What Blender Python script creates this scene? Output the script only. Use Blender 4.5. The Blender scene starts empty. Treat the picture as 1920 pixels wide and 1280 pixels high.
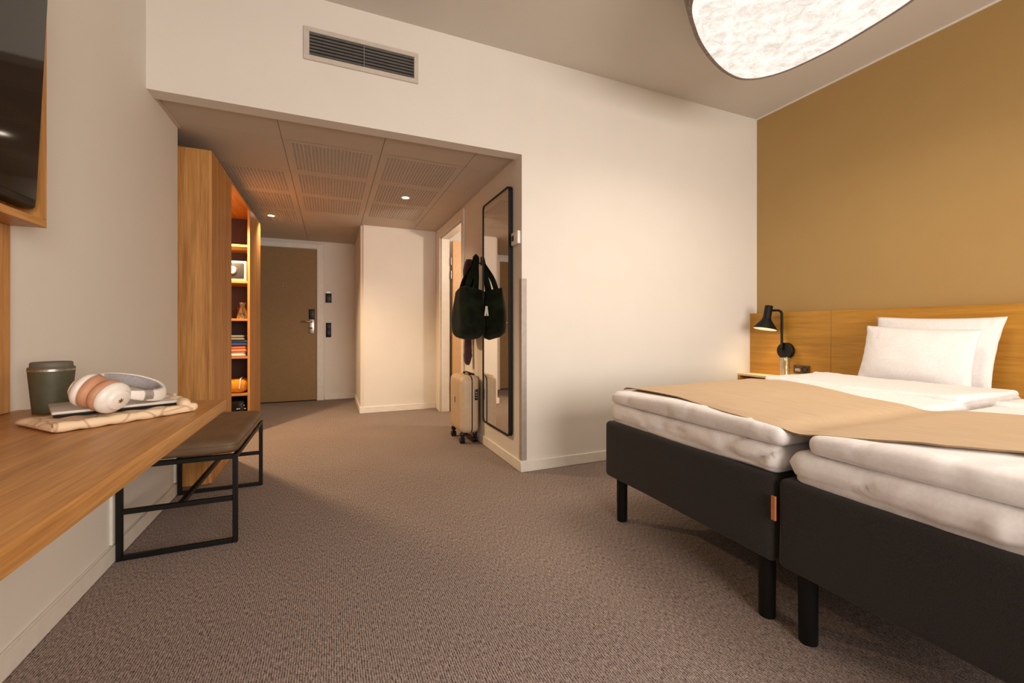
import bpy, bmesh, math, random
from mathutils import Vector, Matrix, noise
random.seed(7)
PI = math.pi
scene = bpy.context.scene
C = scene.collection

# ------------------------------------------------------------------ camera
cd = bpy.data.cameras.new('camera'); cam = bpy.data.objects.new('camera', cd); C.objects.link(cam)
cd.sensor_width = 36.0; cd.sensor_fit = 'HORIZONTAL'
cd.lens = 800.6 / 1920 * 36
cd.shift_y = -22 / 1920
cd.clip_start = 0.02
cam.location = (0, 0, 0.97)
cam.rotation_euler = (PI / 2, 0, -math.atan(340 / 800.6))
scene.camera = cam
# ------------------------------------------------------------------ world
w = bpy.data.worlds.new('sky'); scene.world = w; w.use_nodes = True
bgn = w.node_tree.nodes['Background']; bgn.inputs[0].default_value = (0.75, 0.82, 1.0, 1); bgn.inputs[1].default_value = 0.6
# ------------------------------------------------------------------ colour management
vs = scene.view_settings
vs.view_transform = 'Standard'; vs.look = 'None'; vs.gamma = 1.0; vs.use_curve_mapping = False
vs.exposure = 0.0


def area_light(name, loc, target, sx, sy, power, color, spread=PI):
    l = bpy.data.lights.new(name, 'AREA'); l.shape = 'RECTANGLE'; l.size = sx; l.size_y = sy
    l.energy = power; l.color = color; l.spread = spread
    o = bpy.data.objects.new(name, l); C.objects.link(o); o.location = loc
    o.rotation_euler = (Vector(target) - Vector(loc)).to_track_quat('-Z', 'Y').to_euler()
    return o


# added fill light, standing in for daylight at the unseen back window
area_light('window_fill', (1.35, -2.36, 1.40), (1.35, 3.0, 0.2), 2.5, 1.7, 138, (1.0, 0.89, 0.79), math.radians(150))

# ------------------------------------------------------------------ materials
def lin(c):
    return tuple((v / 255 / 12.92) if v / 255 <= 0.04045 else ((v / 255 + 0.055) / 1.055) ** 2.4 for v in c)


def new_mat(name):
    m = bpy.data.materials.new(name); m.use_nodes = True
    nt = m.node_tree; b = nt.nodes['Principled BSDF']
    return m, nt, b


def set_in(b, **kw):
    names = {'rough': 'Roughness', 'metal': 'Metallic', 'spec': 'Specular IOR Level', 'trans': 'Transmission Weight',
             'ior': 'IOR', 'sheen': 'Sheen Weight', 'coat': 'Coat Weight', 'alpha': 'Alpha', 'sss': 'Subsurface Weight'}
    for k, v in kw.items():
        b.inputs[names[k]].default_value = v


def noisy(name, c1, c2, scale=20, stretch=(1, 1, 1), rough=0.6, bump=0.0, bscale=None, detail=4, bdist=0.002, lo=0.35, hi=0.65, **kw):
    """two-tone noise material with optional bump"""
    m, nt, b = new_mat(name); N = nt.nodes; L = nt.links
    tc = N.new('ShaderNodeTexCoord'); mp = N.new('ShaderNodeMapping'); mp.inputs['Scale'].default_value = stretch
    L.new(tc.outputs['Object'], mp.inputs['Vector'])
    nz = N.new('ShaderNodeTexNoise'); nz.inputs['Scale'].default_value = scale; nz.inputs['Detail'].default_value = detail
    L.new(mp.outputs[0], nz.inputs['Vector'])
    cr = N.new('ShaderNodeValToRGB'); e = cr.color_ramp.elements
    e[0].position = lo; e[1].position = hi
    e[0].color = (*lin(c1), 1); e[1].color = (*lin(c2), 1)
    L.new(nz.outputs['Fac'], cr.inputs[0]); L.new(cr.outputs[0], b.inputs['Base Color'])
    set_in(b, rough=rough, **kw)
    if bump:
        nb = nz
        if bscale:
            nb = N.new('ShaderNodeTexNoise'); nb.inputs['Scale'].default_value = bscale; nb.inputs['Detail'].default_value = 3
            L.new(mp.outputs[0], nb.inputs['Vector'])
        bp = N.new('ShaderNodeBump'); bp.inputs['Strength'].default_value = bump; bp.inputs['Distance'].default_value = bdist
        L.new(nb.outputs['Fac'], bp.inputs['Height']); L.new(bp.outputs[0], b.inputs['Normal'])
    return m


def oak(name, axis, c1=(152, 98, 42), c2=(212, 156, 88), rough=0.42):
    m, nt, b = new_mat(name); N = nt.nodes; L = nt.links
    tc = N.new('ShaderNodeTexCoord'); mp = N.new('ShaderNodeMapping')
    s = [34, 34, 34]; s[axis] = 1.6; mp.inputs['Scale'].default_value = s
    L.new(tc.outputs['Object'], mp.inputs['Vector'])
    n1 = N.new('ShaderNodeTexNoise'); n1.inputs['Scale'].default_value = 1.0; n1.inputs['Detail'].default_value = 5; n1.inputs['Distortion'].default_value = 0.4
    L.new(mp.outputs[0], n1.inputs['Vector'])
    mp2 = N.new('ShaderNodeMapping'); s2 = [220, 220, 220]; s2[axis] = 7; mp2.inputs['Scale'].default_value = s2
    L.new(tc.outputs['Object'], mp2.inputs['Vector'])
    n2 = N.new('ShaderNodeTexNoise'); n2.inputs['Scale'].default_value = 1.0; n2.inputs['Detail'].default_value = 3
    L.new(mp2.outputs[0], n2.inputs['Vector'])
    mx = N.new('ShaderNodeMath'); mx.operation = 'MULTIPLY_ADD'; mx.inputs[1].default_value = 0.45
    sc = N.new('ShaderNodeMath'); sc.operation = 'MULTIPLY'; sc.inputs[1].default_value = 0.58
    L.new(n1.outputs['Fac'], sc.inputs[0]); L.new(n2.outputs['Fac'], mx.inputs[0]); L.new(sc.outputs[0], mx.inputs[2])
    cr = N.new('ShaderNodeValToRGB'); e = cr.color_ramp.elements
    e[0].position = 0.30; e[1].position = 0.68; e[0].color = (*lin(c1), 1); e[1].color = (*lin(c2), 1)
    L.new(mx.outputs[0], cr.inputs[0]); L.new(cr.outputs[0], b.inputs['Base Color'])
    bp = N.new('ShaderNodeBump'); bp.inputs['Strength'].default_value = 0.12; bp.inputs['Distance'].default_value = 0.001
    L.new(n2.outputs['Fac'], bp.inputs['Height']); L.new(bp.outputs[0], b.inputs['Normal'])
    set_in(b, rough=rough)
    return m


def emit(name, color, strength):
    m, nt, b = new_mat(name)
    b.inputs['Base Color'].default_value = (*color, 1)
    b.inputs['Emission Color'].default_value = (*color, 1); b.inputs['Emission Strength'].default_value = strength
    return m


M = {}
M['wall'] = noisy('white_paint', (226, 221, 213), (228, 223, 215), scale=4, rough=0.75)
M['ceil'] = noisy('ceiling_paint', (208, 202, 193), (210, 204, 195), scale=4, rough=0.9)
M['ochre'] = noisy('ochre_paint', (171, 139, 86), (173, 141, 87), scale=4, rough=0.7)
M['trim'] = noisy('white_trim', (228, 222, 213), (233, 228, 220), scale=20, rough=0.45)
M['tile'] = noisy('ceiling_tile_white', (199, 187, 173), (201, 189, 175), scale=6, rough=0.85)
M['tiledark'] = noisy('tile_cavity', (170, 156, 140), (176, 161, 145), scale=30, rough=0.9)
M['oakx'] = oak('oak_grain_x', 0); M['oaky'] = oak('oak_grain_y', 1); M['oakz'] = oak('oak_grain_z', 2)
M['oakhead'] = oak('oak_headboard', 1, (158, 108, 32), (200, 146, 54), 0.45)
M['black'] = noisy('black_metal', (9, 8, 8), (13, 12, 12), scale=60, rough=0.5, spec=0.3)
M['blackp'] = noisy('black_plastic', (9, 9, 9), (13, 12, 12), scale=60, rough=0.4, spec=0.35)
M['steel'] = noisy('brushed_steel', (170, 165, 158), (200, 195, 188), scale=8, stretch=(20, 20, 1), rough=0.35, metal=1.0)
M['alu'] = noisy('grey_aluminium', (178, 172, 166), (190, 184, 178), scale=40, rough=0.4, metal=0.6)
M['silver'] = noisy('silver_laptop', (196, 190, 184), (204, 198, 192), scale=50, rough=0.4, metal=0.1)
M['linen'] = noisy('white_linen', (236, 234, 235), (243, 241, 242), scale=90, rough=0.85, bump=0.1, bscale=700, bdist=0.0006, sheen=0.15)
M['runner'] = noisy('beige_runner', (195, 169, 137), (207, 182, 151), scale=3, stretch=(60, 2, 60), rough=0.85, bump=0.25, bscale=6, bdist=0.001)
M['runnerb'] = noisy('runner_hem', (120, 96, 70), (130, 104, 78), scale=50, rough=0.9)
M['charcoal'] = noisy('charcoal_fabric', (25, 21, 20), (45, 40, 38), scale=420, rough=0.95, bump=0.4, bdist=0.001, detail=2, sheen=0.1)
M['leather'] = noisy('brown_leather', (102, 80, 58), (116, 92, 68), scale=9, rough=0.5, bump=0.15, bscale=160, bdist=0.0008)
M['door'] = noisy('khaki_door_paint', (142, 110, 66), (147, 115, 70), scale=30, rough=0.55)
M['green'] = noisy('dark_green_velvet', (13, 17, 9), (26, 32, 18), scale=14, rough=0.95, sheen=0.05, spec=0.1)
M['plum'] = noisy('plum_fabric', (52, 30, 36), (78, 46, 52), scale=40, rough=0.9, sheen=0.2)
M['sand'] = noisy('sand_polycarbonate', (196, 172, 142), (202, 178, 148), scale=30, rough=0.42)
M['cup'] = noisy('olive_cup_coating', (72, 71, 52), (78, 77, 58), scale=60, rough=0.55)
M['cuplid'] = noisy('grey_green_lid', (92, 89, 76), (98, 95, 82), scale=60, rough=0.6)
M['tan'] = noisy('tan_ear_pad', (188, 138, 106), (198, 149, 116), scale=40, rough=0.6)
M['white'] = noisy('white_plastic', (232, 226, 218), (238, 233, 226), scale=40, rough=0.35)
M['greyfab'] = noisy('grey_headband_fabric', (150, 146, 148), (164, 160, 162), scale=200, rough=0.8)
M['gold'] = noisy('gold_mark', (176, 134, 66), (190, 148, 78), scale=60, rough=0.35, metal=0.8)
M['copper'] = noisy('copper_leather_tab', (186, 112, 58), (196, 122, 66), scale=60, rough=0.55)
M['glassdark'] = noisy('screen_glass', (5, 5, 5), (8, 7, 7), scale=5, rough=0.06, spec=0.6)
M['cream'] = noisy('cream_nightstand', (222, 200, 160), (230, 209, 170), scale=30, rough=0.5)
M['tanwood'] = noisy('tan_door_laminate', (206, 164, 118), (212, 170, 124), scale=30, rough=0.5)
M['bathtile'] = noisy('bathroom_plaster', (232, 226, 216), (238, 232, 222), scale=30, rough=0.5)
for nm, a, b_ in (('t_white', (226, 220, 212), (236, 230, 222)), ('t_orange', (214, 124, 84), (226, 138, 96)), ('t_blue', (44, 66, 112), (56, 80, 128)),
                  ('t_grey', (116, 118, 108), (128, 130, 120)), ('t_yellow', (214, 132, 22), (232, 156, 40))):
    M[nm] = noisy(nm + '_cloth', a, b_, scale=60, rough=0.95, bump=0.3, bscale=260, bdist=0.0015)


def quilt_mat():
    m, nt, b = new_mat('cream_printed_quilt'); N = nt.nodes; L = nt.links
    tc = N.new('ShaderNodeTexCoord')
    v = N.new('ShaderNodeTexVoronoi'); v.feature = 'DISTANCE_TO_EDGE'; v.inputs['Scale'].default_value = 14
    L.new(tc.outputs['Object'], v.inputs['Vector'])
    cr = N.new('ShaderNodeValToRGB'); e = cr.color_ramp.elements
    e[0].position = 0.012; e[1].position = 0.05; e[0].color = (*lin((196, 168, 138)), 1); e[1].color = (*lin((228, 204, 172)), 1)
    L.new(v.outputs['Distance'], cr.inputs[0]); L.new(cr.outputs[0], b.inputs['Base Color'])
    bp = N.new('ShaderNodeBump'); bp.inputs['Strength'].default_value = 0.35; bp.inputs['Distance'].default_value = 0.004
    L.new(v.outputs['Distance'], bp.inputs['Height']); L.new(bp.outputs[0], b.inputs['Normal'])
    set_in(b, rough=0.8)
    return m


def carpet_mat():
    m, nt, b = new_mat('woven_carpet'); N = nt.nodes; L = nt.links
    tc = N.new('ShaderNodeTexCoord')
    def nz(scale, st, det=3):
        mp = N.new('ShaderNodeMapping'); mp.inputs['Scale'].default_value = st
        L.new(tc.outputs['Object'], mp.inputs['Vector'])
        n = N.new('ShaderNodeTexNoise'); n.inputs['Scale'].default_value = scale; n.inputs['Detail'].default_value = det
        L.new(mp.outputs[0], n.inputs['Vector']); return n
    a = nz(1, (330, 55, 1), 2); c = nz(1, (150, 330, 1), 2); d = nz(1.4, (1, 1, 1), 2); j = nz(1, (22, 3, 1), 2)
    sx = N.new('ShaderNodeSeparateXYZ'); L.new(tc.outputs['Object'], sx.inputs[0])
    def mth(op, x, y):
        n = N.new('ShaderNodeMath'); n.operation = op
        for i, v in enumerate((x, y)):
            if v is None: continue
            if isinstance(v, (int, float)): n.inputs[i].default_value = v
            else: L.new(v, n.inputs[i])
        return n.outputs[0]
    wob = mth('MULTIPLY', j.outputs['Fac'], 5.0)
    ph = mth('ADD', mth('MULTIPLY', sx.outputs['X'], 2 * PI / 0.0068), wob)
    rib = mth('MULTIPLY', mth('SINE', ph, None), 0.075)                       # woven ribs running towards the hallway
    ad = mth('MULTIPLY', mth('ADD', a.outputs['Fac'], c.outputs['Fac']), 0.5)
    hf_out = mth('ADD', ad, rib)
    cr = N.new('ShaderNodeValToRGB'); e = cr.color_ramp.elements
    e[0].position = 0.36; e[1].position = 0.64; e[0].color = (*lin((60, 52, 49)), 1); e[1].color = (*lin((186, 168, 160)), 1)
    L.new(hf_out, cr.inputs[0])
    mx = N.new('ShaderNodeMix'); mx.data_type = 'RGBA'; mx.blend_type = 'MULTIPLY'; mx.inputs[0].default_value = 1.0
    c2 = N.new('ShaderNodeValToRGB'); f = c2.color_ramp.elements; f[0].position = 0.3; f[1].position = 0.7
    f[0].color = (0.9, 0.9, 0.9, 1); f[1].color = (1, 1, 1, 1)
    L.new(d.outputs['Fac'], c2.inputs[0]); L.new(cr.outputs[0], mx.inputs[6]); L.new(c2.outputs[0], mx.inputs[7])
    L.new(mx.outputs[2], b.inputs['Base Color'])
    bp = N.new('ShaderNodeBump'); bp.inputs['Strength'].default_value = 0.2; bp.inputs['Distance'].default_value = 0.001
    L.new(hf_out, bp.inputs['Height']); L.new(bp.outputs[0], b.inputs['Normal'])
    set_in(b, rough=0.95, spec=0.15)
    return m


def felt_mat():
    m, nt, b = new_mat('backlit_felt'); N = nt.nodes; L = nt.links
    tc = N.new('ShaderNodeTexCoord')
    n1 = N.new('ShaderNodeTexNoise'); n1.inputs['Scale'].default_value = 11; n1.inputs['Detail'].default_value = 10; n1.inputs['Roughness'].default_value = 0.8; n1.inputs['Distortion'].default_value = 0.5
    L.new(tc.outputs['Object'], n1.inputs['Vector'])
    cr = N.new('ShaderNodeValToRGB'); e = cr.color_ramp.elements
    e[0].position = 0.30; e[1].position = 0.56; e[0].color = (0.55, 0.44, 0.35, 1); e[1].color = (1.0, 0.94, 0.86, 1)
    L.new(n1.outputs['Fac'], cr.inputs[0])
    L.new(cr.outputs[0], b.inputs['Emission Color']); b.inputs['Emission Strength'].default_value = 1.08
    b.inputs['Base Color'].default_value = (0.12, 0.11, 0.10, 1); set_in(b, rough=0.95, spec=0.0)
    return m


def glass_mat(name, tint=(1, 1, 1)):
    m, nt, b = new_mat(name)
    b.inputs['Base Color'].default_value = (*tint, 1); set_in(b, rough=0.02, trans=1.0, ior=1.45)
    return m


def thin_glass_mat():
    m, nt, b = new_mat('thin_clear_glass'); N = nt.nodes; L = nt.links
    tr = N.new('ShaderNodeBsdfTransparent'); tr.inputs[0].default_value = (0.95, 0.96, 0.95, 1)
    gl = N.new('ShaderNodeBsdfGlossy'); gl.inputs['Roughness'].default_value = 0.04
    lw = N.new('ShaderNodeLayerWeight'); lw.inputs[0].default_value = 0.35
    ma = N.new('ShaderNodeMath'); ma.operation = 'MULTIPLY_ADD'; ma.inputs[1].default_value = 0.75; ma.inputs[2].default_value = 0.04
    L.new(lw.outputs['Facing'], ma.inputs[0])
    mx = N.new('ShaderNodeMixShader'); L.new(ma.outputs[0], mx.inputs[0])
    L.new(tr.outputs[0], mx.inputs[1]); L.new(gl.outputs[0], mx.inputs[2]); L.new(mx.outputs[0], N['Material Output'].inputs['Surface'])
    return m


def crumple_mat():
    m = noisy('crumpled_white_linen', (236, 234, 235), (243, 241, 242), scale=90, rough=0.85, sheen=0.15)
    nt = m.node_tree; N = nt.nodes; L = nt.links; b = N['Principled BSDF']
    tc = N.new('ShaderNodeTexCoord'); mp = N.new('ShaderNodeMapping'); mp.inputs['Scale'].default_value = (5, 7, 9); mp.inputs['Rotation'].default_value = (0.3, 0.5, 0.6)
    L.new(tc.outputs['Object'], mp.inputs['Vector'])
    n1 = N.new('ShaderNodeTexNoise'); n1.inputs['Scale'].default_value = 1.1; n1.inputs['Detail'].default_value = 3; n1.inputs['Distortion'].default_value = 1.2
    n1.noise_type = 'RIDGED_MULTIFRACTAL'
    L.new(mp.outputs[0], n1.inputs['Vector'])
    bp = N.new('ShaderNodeBump'); bp.inputs['Strength'].default_value = 0.22; bp.inputs['Distance'].default_value = 0.012
    L.new(n1.outputs['Fac'], bp.inputs['Height']); L.new(bp.outputs[0], b.inputs['Normal'])
    return m


def pane_mat():
    m, nt, b = new_mat('window_pane'); N = nt.nodes; L = nt.links
    tr = N.new('ShaderNodeBsdfTransparent'); gl = N.new('ShaderNodeBsdfGlossy'); gl.inputs['Roughness'].default_value = 0.02
    mx = N.new('ShaderNodeMixShader'); mx.inputs[0].default_value = 0.06
    L.new(tr.outputs[0], mx.inputs[1]); L.new(gl.outputs[0], mx.inputs[2]); L.new(mx.outputs[0], N['Material Output'].inputs['Surface'])
    return m


M['quilt'] = quilt_mat(); M['carpet'] = carpet_mat(); M['felt'] = felt_mat(); M['glass'] = thin_glass_mat(); M['crumple'] = crumple_mat(); M['pane'] = pane_mat()
M['mirror'], _nt, _b = new_mat('mirror_silver'); _b.inputs['Base Color'].default_value = (0.86, 0.85, 0.82, 1); set_in(_b, metal=1.0, rough=0.015)
M['glow'] = emit('downlight_lens', (1.0, 0.86, 0.66), 14)
M['bulb'] = emit('lamp_bulb', (1.0, 0.80, 0.52), 16)
M['ledge'] = emit('wardrobe_lamp_lens', (1.0, 0.78, 0.48), 6)

# ------------------------------------------------------------------ geometry helpers
WORLD = {}          # object name -> world position of its origin (no rotation)


def link(o, parent=None, loc=(0, 0, 0)):
    C.objects.link(o)
    base = Vector((0, 0, 0))
    if parent is not None:
        o.parent = parent; base = WORLD[parent.name]
    o.location = Vector(loc) - base if parent is None or True else loc
    WORLD[o.name] = Vector(loc)
    return o


def tag(o, label=None, cat=None, group=None, kind=None):
    if label: o['label'] = label
    if cat: o['category'] = cat
    if group: o['group'] = group
    if kind: o['kind'] = kind
    return o


def thing(name, label, cat, loc=(0, 0, 0), group=None):
    o = bpy.data.objects.new(name, None); o.empty_display_size = 0.05
    link(o, None, loc); tag(o, label, cat, group); return o


def build(name, bm, mat, parent=None, loc=None, smooth=False, label=None):
    """bm holds world coordinates; origin is moved to the parent's origin or loc"""
    if loc is None:
        loc = WORLD[parent.name] if parent is not None else Vector((0, 0, 0))
    loc = Vector(loc)
    bmesh.ops.recalc_face_normals(bm, faces=bm.faces)
    bmesh.ops.translate(bm, verts=bm.verts, vec=-loc)
    me = bpy.data.meshes.new(name); bm.to_mesh(me); bm.free()
    for m_ in (mat if isinstance(mat, (list, tuple)) else [mat]):
        me.materials.append(M[m_] if isinstance(m_, str) else m_)
    if smooth:
        for p in me.polygons: p.use_smooth = True
        if smooth == 'angle':
            for p in me.polygons: p.use_smooth = True
            me.set_sharp_from_angle(angle=math.radians(40))
    o = bpy.data.objects.new(name, me); link(o, parent, loc)
    if label: o['label'] = label
    return o


def bx(bm, x0, x1, y0, y1, z0, z1, bevel=0.0, seg=2, mi=0):
    r = bmesh.ops.create_cube(bm, size=1.0)
    vs_ = r['verts']
    bmesh.ops.scale(bm, verts=vs_, vec=(abs(x1 - x0), abs(y1 - y0), abs(z1 - z0)))
    bmesh.ops.translate(bm, verts=vs_, vec=((x0 + x1) / 2, (y0 + y1) / 2, (z0 + z1) / 2))
    fs = set(f for v in vs_ for f in v.link_faces)
    for f in fs: f.material_index = mi
    if bevel:
        es = list(set(e for v in vs_ for e in v.link_edges))
        bmesh.ops.bevel(bm, geom=es, offset=bevel, segments=seg, affect='EDGES', profile=0.5)
    return bm


def box(name, x0, x1, y0, y1, z0, z1, mat, parent=None, bevel=0.0, seg=2, loc=None, smooth=None):
    bm = bmesh.new(); bx(bm, x0, x1, y0, y1, z0, z1, bevel, seg)
    return build(name, bm, mat, parent, loc, smooth=('angle' if bevel else False) if smooth is None else smooth)


def rbox(bm, x0, x1, y0, y1, z0, z1, r, res=0.05, disp=None, warp=None):
    """rounded box skin as a fine grid; disp(p, n) gives offset along the normal, warp(p) moves the point"""
    lo = Vector((x0, y0, z0)); hi = Vector((x1, y1, z1)); size = hi - lo
    rr = r if isinstance(r, (tuple, list)) else (r, r, r)
    rr = [min(rr[i], size[i] / 2 * 0.999) for i in range(3)]
    k = 4
    def axis(i):
        a = [lo[i] + rr[i] * (1 - math.cos(j / k * PI / 2)) for j in range(k + 1)]
        n = max(1, int((size[i] - 2 * rr[i]) / res))
        a += [lo[i] + rr[i] + (size[i] - 2 * rr[i]) * j / n for j in range(1, n)]
        a += [hi[i] - rr[i] * (1 - math.cos(j / k * PI / 2)) for j in range(k, -1, -1)]
        return a
    ax = [axis(i) for i in range(3)]
    cache = {}
    def vert(p):
        key = tuple(round(c, 5) for c in p)
        if key in cache: return cache[key]
        inner = Vector([min(max(p[i], lo[i] + rr[i]), hi[i] - rr[i]) for i in range(3)])
        d = Vector([(p[i] - inner[i]) / rr[i] for i in range(3)])
        n = d.normalized() if d.length > 1e-6 else Vector((0, 0, 1))
        q = inner + Vector([n[i] * rr[i] for i in range(3)])
        if warp: q = warp(q)
        if disp: q = q + n * disp(q, n)
        v = bm.verts.new(q); cache[key] = v; return v
    for i in range(3):
        j, l = (i + 1) % 3, (i + 2) % 3
        for side in (lo[i], hi[i]):
            for a in range(len(ax[j]) - 1):
                for b_ in range(len(ax[l]) - 1):
                    cs = []
                    for (da, db) in ((0, 0), (1, 0), (1, 1), (0, 1)):
                        p = [0, 0, 0]; p[i] = side; p[j] = ax[j][a + da]; p[l] = ax[l][b_ + db]
                        cs.append(vert(p))
                    if len(set(cs)) == 4:
                        try: bm.faces.new(cs)
                        except ValueError: pass
    return bm


def lathe(bm, prof, center=(0, 0, 0), seg=32, axis='z', mat4=None, mi=0):
    """prof = [(radius, height)...]; closed ends where radius is 0"""
    rings = []
    for (r, h) in prof:
        if r < 1e-6:
            rings.append([bm.verts.new((0, 0, h))])
        else:
            rings.append([bm.verts.new((r * math.cos(2 * PI * i / seg), r * math.sin(2 * PI * i / seg), h)) for i in range(seg)])
    for a, b_ in zip(rings, rings[1:]):
        if len(a) == 1 and len(b_) == 1: continue
        for i in range(seg):
            j = (i + 1) % seg
            if len(a) == 1: f = bm.faces.new((a[0], b_[i], b_[j]))
            elif len(b_) == 1: f = bm.faces.new((a[i], a[j], b_[0]))
            else: f = bm.faces.new((a[i], a[j], b_[j], b_[i]))
            f.material_index = mi
    vs_ = [v for r in rings for v in r]
    if axis == 'x': bmesh.ops.rotate(bm, verts=vs_, cent=(0, 0, 0), matrix=Matrix.Rotation(PI / 2, 3, 'Y'))
    if axis == 'y': bmesh.ops.rotate(bm, verts=vs_, cent=(0, 0, 0), matrix=Matrix.Rotation(-PI / 2, 3, 'X'))
    if mat4 is not None: bmesh.ops.transform(bm, verts=vs_, matrix=mat4)
    else: bmesh.ops.translate(bm, verts=vs_, vec=center)
    return bm


def sweep(bm, pts, radii, seg=12, flat=None, up=(0, 0, 1), cap=True):
    """tube along pts; flat=(a,b) gives a rounded-rect/ellipse half-width along side and up instead of radii"""
    pts = [Vector(p) for p in pts]; n = len(pts); rings = []
    for i, p in enumerate(pts):
        t = (pts[min(i + 1, n - 1)] - pts[max(i - 1, 0)]).normalized()
        u = Vector(up)
        if abs(t.dot(u)) > 0.98: u = Vector((1, 0, 0))
        s = t.cross(u).normalized(); u2 = s.cross(t).normalized()
        if flat: a, b_ = (flat(i / (n - 1)) if callable(flat) else flat)
        else: a = b_ = radii[i] if isinstance(radii, (list, tuple)) else radii
        rings.append([bm.verts.new(p + s * a * math.cos(2 * PI * k / seg) + u2 * b_ * math.sin(2 * PI * k / seg)) for k in range(seg)])
    for a, b_ in zip(rings, rings[1:]):
        for k in range(seg):
            bm.faces.new((a[k], a[(k + 1) % seg], b_[(k + 1) % seg], b_[k]))
    if cap:
        bm.faces.new(rings[0][::-1]); bm.faces.new(rings[-1])
    return bm


def catmull(P, n=8, closed=False):
    P = [Vector(p) for p in P]; m = len(P); out = []
    rng = range(m) if closed else range(m - 1)
    for i in rng:
        if closed: p0, p1, p2, p3 = P[(i - 1) % m], P[i], P[(i + 1) % m], P[(i + 2) % m]
        else: p0, p1, p2, p3 = P[max(i - 1, 0)], P[i], P[i + 1], P[min(i + 2, m - 1)]
        for k in range(n):
            t = k / n
            out.append(0.5 * ((2 * p1) + (-p0 + p2) * t + (2 * p0 - 5 * p1 + 4 * p2 - p3) * t * t + (-p0 + 3 * p1 - 3 * p2 + p3) * t ** 3))
    if not closed: out.append(P[-1])
    return out


def struct(o, label=None):
    o['kind'] = 'structure'
    if label: o['label'] = label
    return o


def spot(name, loc, target, power, color, angle, blend=0.5, radius=0.03, parent=None):
    l = bpy.data.lights.new(name, 'SPOT'); l.energy = power; l.color = color; l.spot_size = angle; l.spot_blend = blend; l.shadow_soft_size = radius
    o = bpy.data.objects.new(name, l); link(o, parent, loc)
    o.rotation_euler = (Vector(target) - Vector(loc)).to_track_quat('-Z', 'Y').to_euler()
    return o


def point(name, loc, power, color, radius=0.03, parent=None):
    l = bpy.data.lights.new(name, 'POINT'); l.energy = power; l.color = color; l.shadow_soft_size = radius
    o = bpy.data.objects.new(name, l); link(o, parent, loc); return o


# ------------------------------------------------------------------ the room
XL, XR, XO, YD, YE, YB, YBACK = -0.842, 1.2, 3.496, 2.655, 6.46, 5.24, -2.2
ZC, ZS, ZH = 2.845, 2.165, 2.185
struct(box('floor', -1.5, 3.7, -2.4, 6.7, -0.06, 0.0, 'carpet'), 'grey brown woven carpet floor')
struct(box('ceiling', -1.0, 3.7, -2.4, YD + 0.1, ZC, ZC + 0.06, 'ceil'), 'plain off white bedroom ceiling')

bm = bmesh.new(); bx(bm, XL - 0.1, XL, YBACK - 0.1, 3.13, 0, ZC)
struct(build('wall_left', bm, 'wall'), 'white wall behind the desk and screen')
bm = bmesh.new(); bx(bm, -1.42, -1.34, 3.03, YE, 0, ZC); bx(bm, -1.34, XL - 0.1, 3.03, 3.11, 0, ZC)
struct(build('wall_recess', bm, 'wall'), 'white wall behind the wardrobe')
bm = bmesh.new(); bx(bm, XL, XR, YD, YD + 0.1, ZS, ZC); bx(bm, XR, XO, YD, YD + 0.1, 0, ZC)
wall_front = struct(build('wall_front', bm, 'wall'), 'white wall with the wide opening to the hallway')
bm = bmesh.new(); bx(bm, XO, XO + 0.1, YBACK - 0.1, YD + 0.1, 0, ZC)
struct(build('wall_right', bm, 'ochre'), 'ochre painted wall behind the bed')
WX0, WX1, WZ0, WZ1 = 0.1, 2.6, 0.55, 2.35  # window out of view, put in for the light from behind
bm = bmesh.new()
bx(bm, XL - 0.1, WX0, YBACK - 0.1, YBACK, 0, ZC); bx(bm, WX1, XO + 0.1, YBACK - 0.1, YBACK, 0, ZC)
bx(bm, WX0, WX1, YBACK - 0.1, YBACK, 0, WZ0); bx(bm, WX0, WX1, YBACK - 0.1, YBACK, WZ1, ZC)
struct(build('wall_back', bm, 'wall'), 'white wall with the window behind the camera')
bm = bmesh.new()
for (a, b_) in ((WX0, WX0 + 0.05), (1.325, 1.375), (WX1 - 0.05, WX1)): bx(bm, a, b_, YBACK - 0.08, YBACK - 0.02, WZ0, WZ1)
for (a, b_) in ((WZ0, WZ0 + 0.05), (WZ1 - 0.05, WZ1)): bx(bm, WX0 + 0.05, WX1 - 0.05, YBACK - 0.08, YBACK - 0.02, a, b_)
wd = struct(build('window_1', bm, 'trim', loc=(1.35, YBACK, WZ0)), 'unseen white framed window behind the camera')
box('pane', WX0 + 0.05, 1.325, YBACK - 0.055, YBACK - 0.049, WZ0 + 0.05, WZ1 - 0.05, 'pane', wd)
box('pane', 1.375, WX1 - 0.05, YBACK - 0.055, YBACK - 0.049, WZ0 + 0.05, WZ1 - 0.05, 'pane', wd)

# hallway
DY0, DY1, DZ = 4.07, 4.97, 2.06
bm = bmesh.new(); bx(bm, XR, XR + 0.1, YD + 0.1, DY0, 0, ZH + 0.05); bx(bm, XR, XR + 0.1, DY0, DY1, DZ, ZH + 0.05); bx(bm, XR, XR + 0.1, DY1, YB + 0.02, 0, ZH + 0.05)
struct(build('wall_hall_right', bm, 'wall'), 'white hallway wall with the mirror and bathroom doorway')
bm = bmesh.new(); bx(bm, -1.34, 1.4, YE, YE + 0.1, 0, ZH + 0.1)
struct(build('wall_end', bm, 'wall'), 'white wall around the entrance door')
bm = bmesh.new(); bx(bm, 0.32, XR + 0.1, YB, YE, 0, ZH + 0.05)
es = [e for e in bm.edges if all(abs(v.co.x - 0.32) < 1e-4 and abs(v.co.y - YB) < 1e-4 for v in e.verts)]
bmesh.ops.bevel(bm, geom=es, offset=0.03, segments=5, affect='EDGES')
struct(build('wall_shaft', bm, 'wall', smooth='angle'), 'white boxed-out wall with rounded corner beside the entrance')

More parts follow.
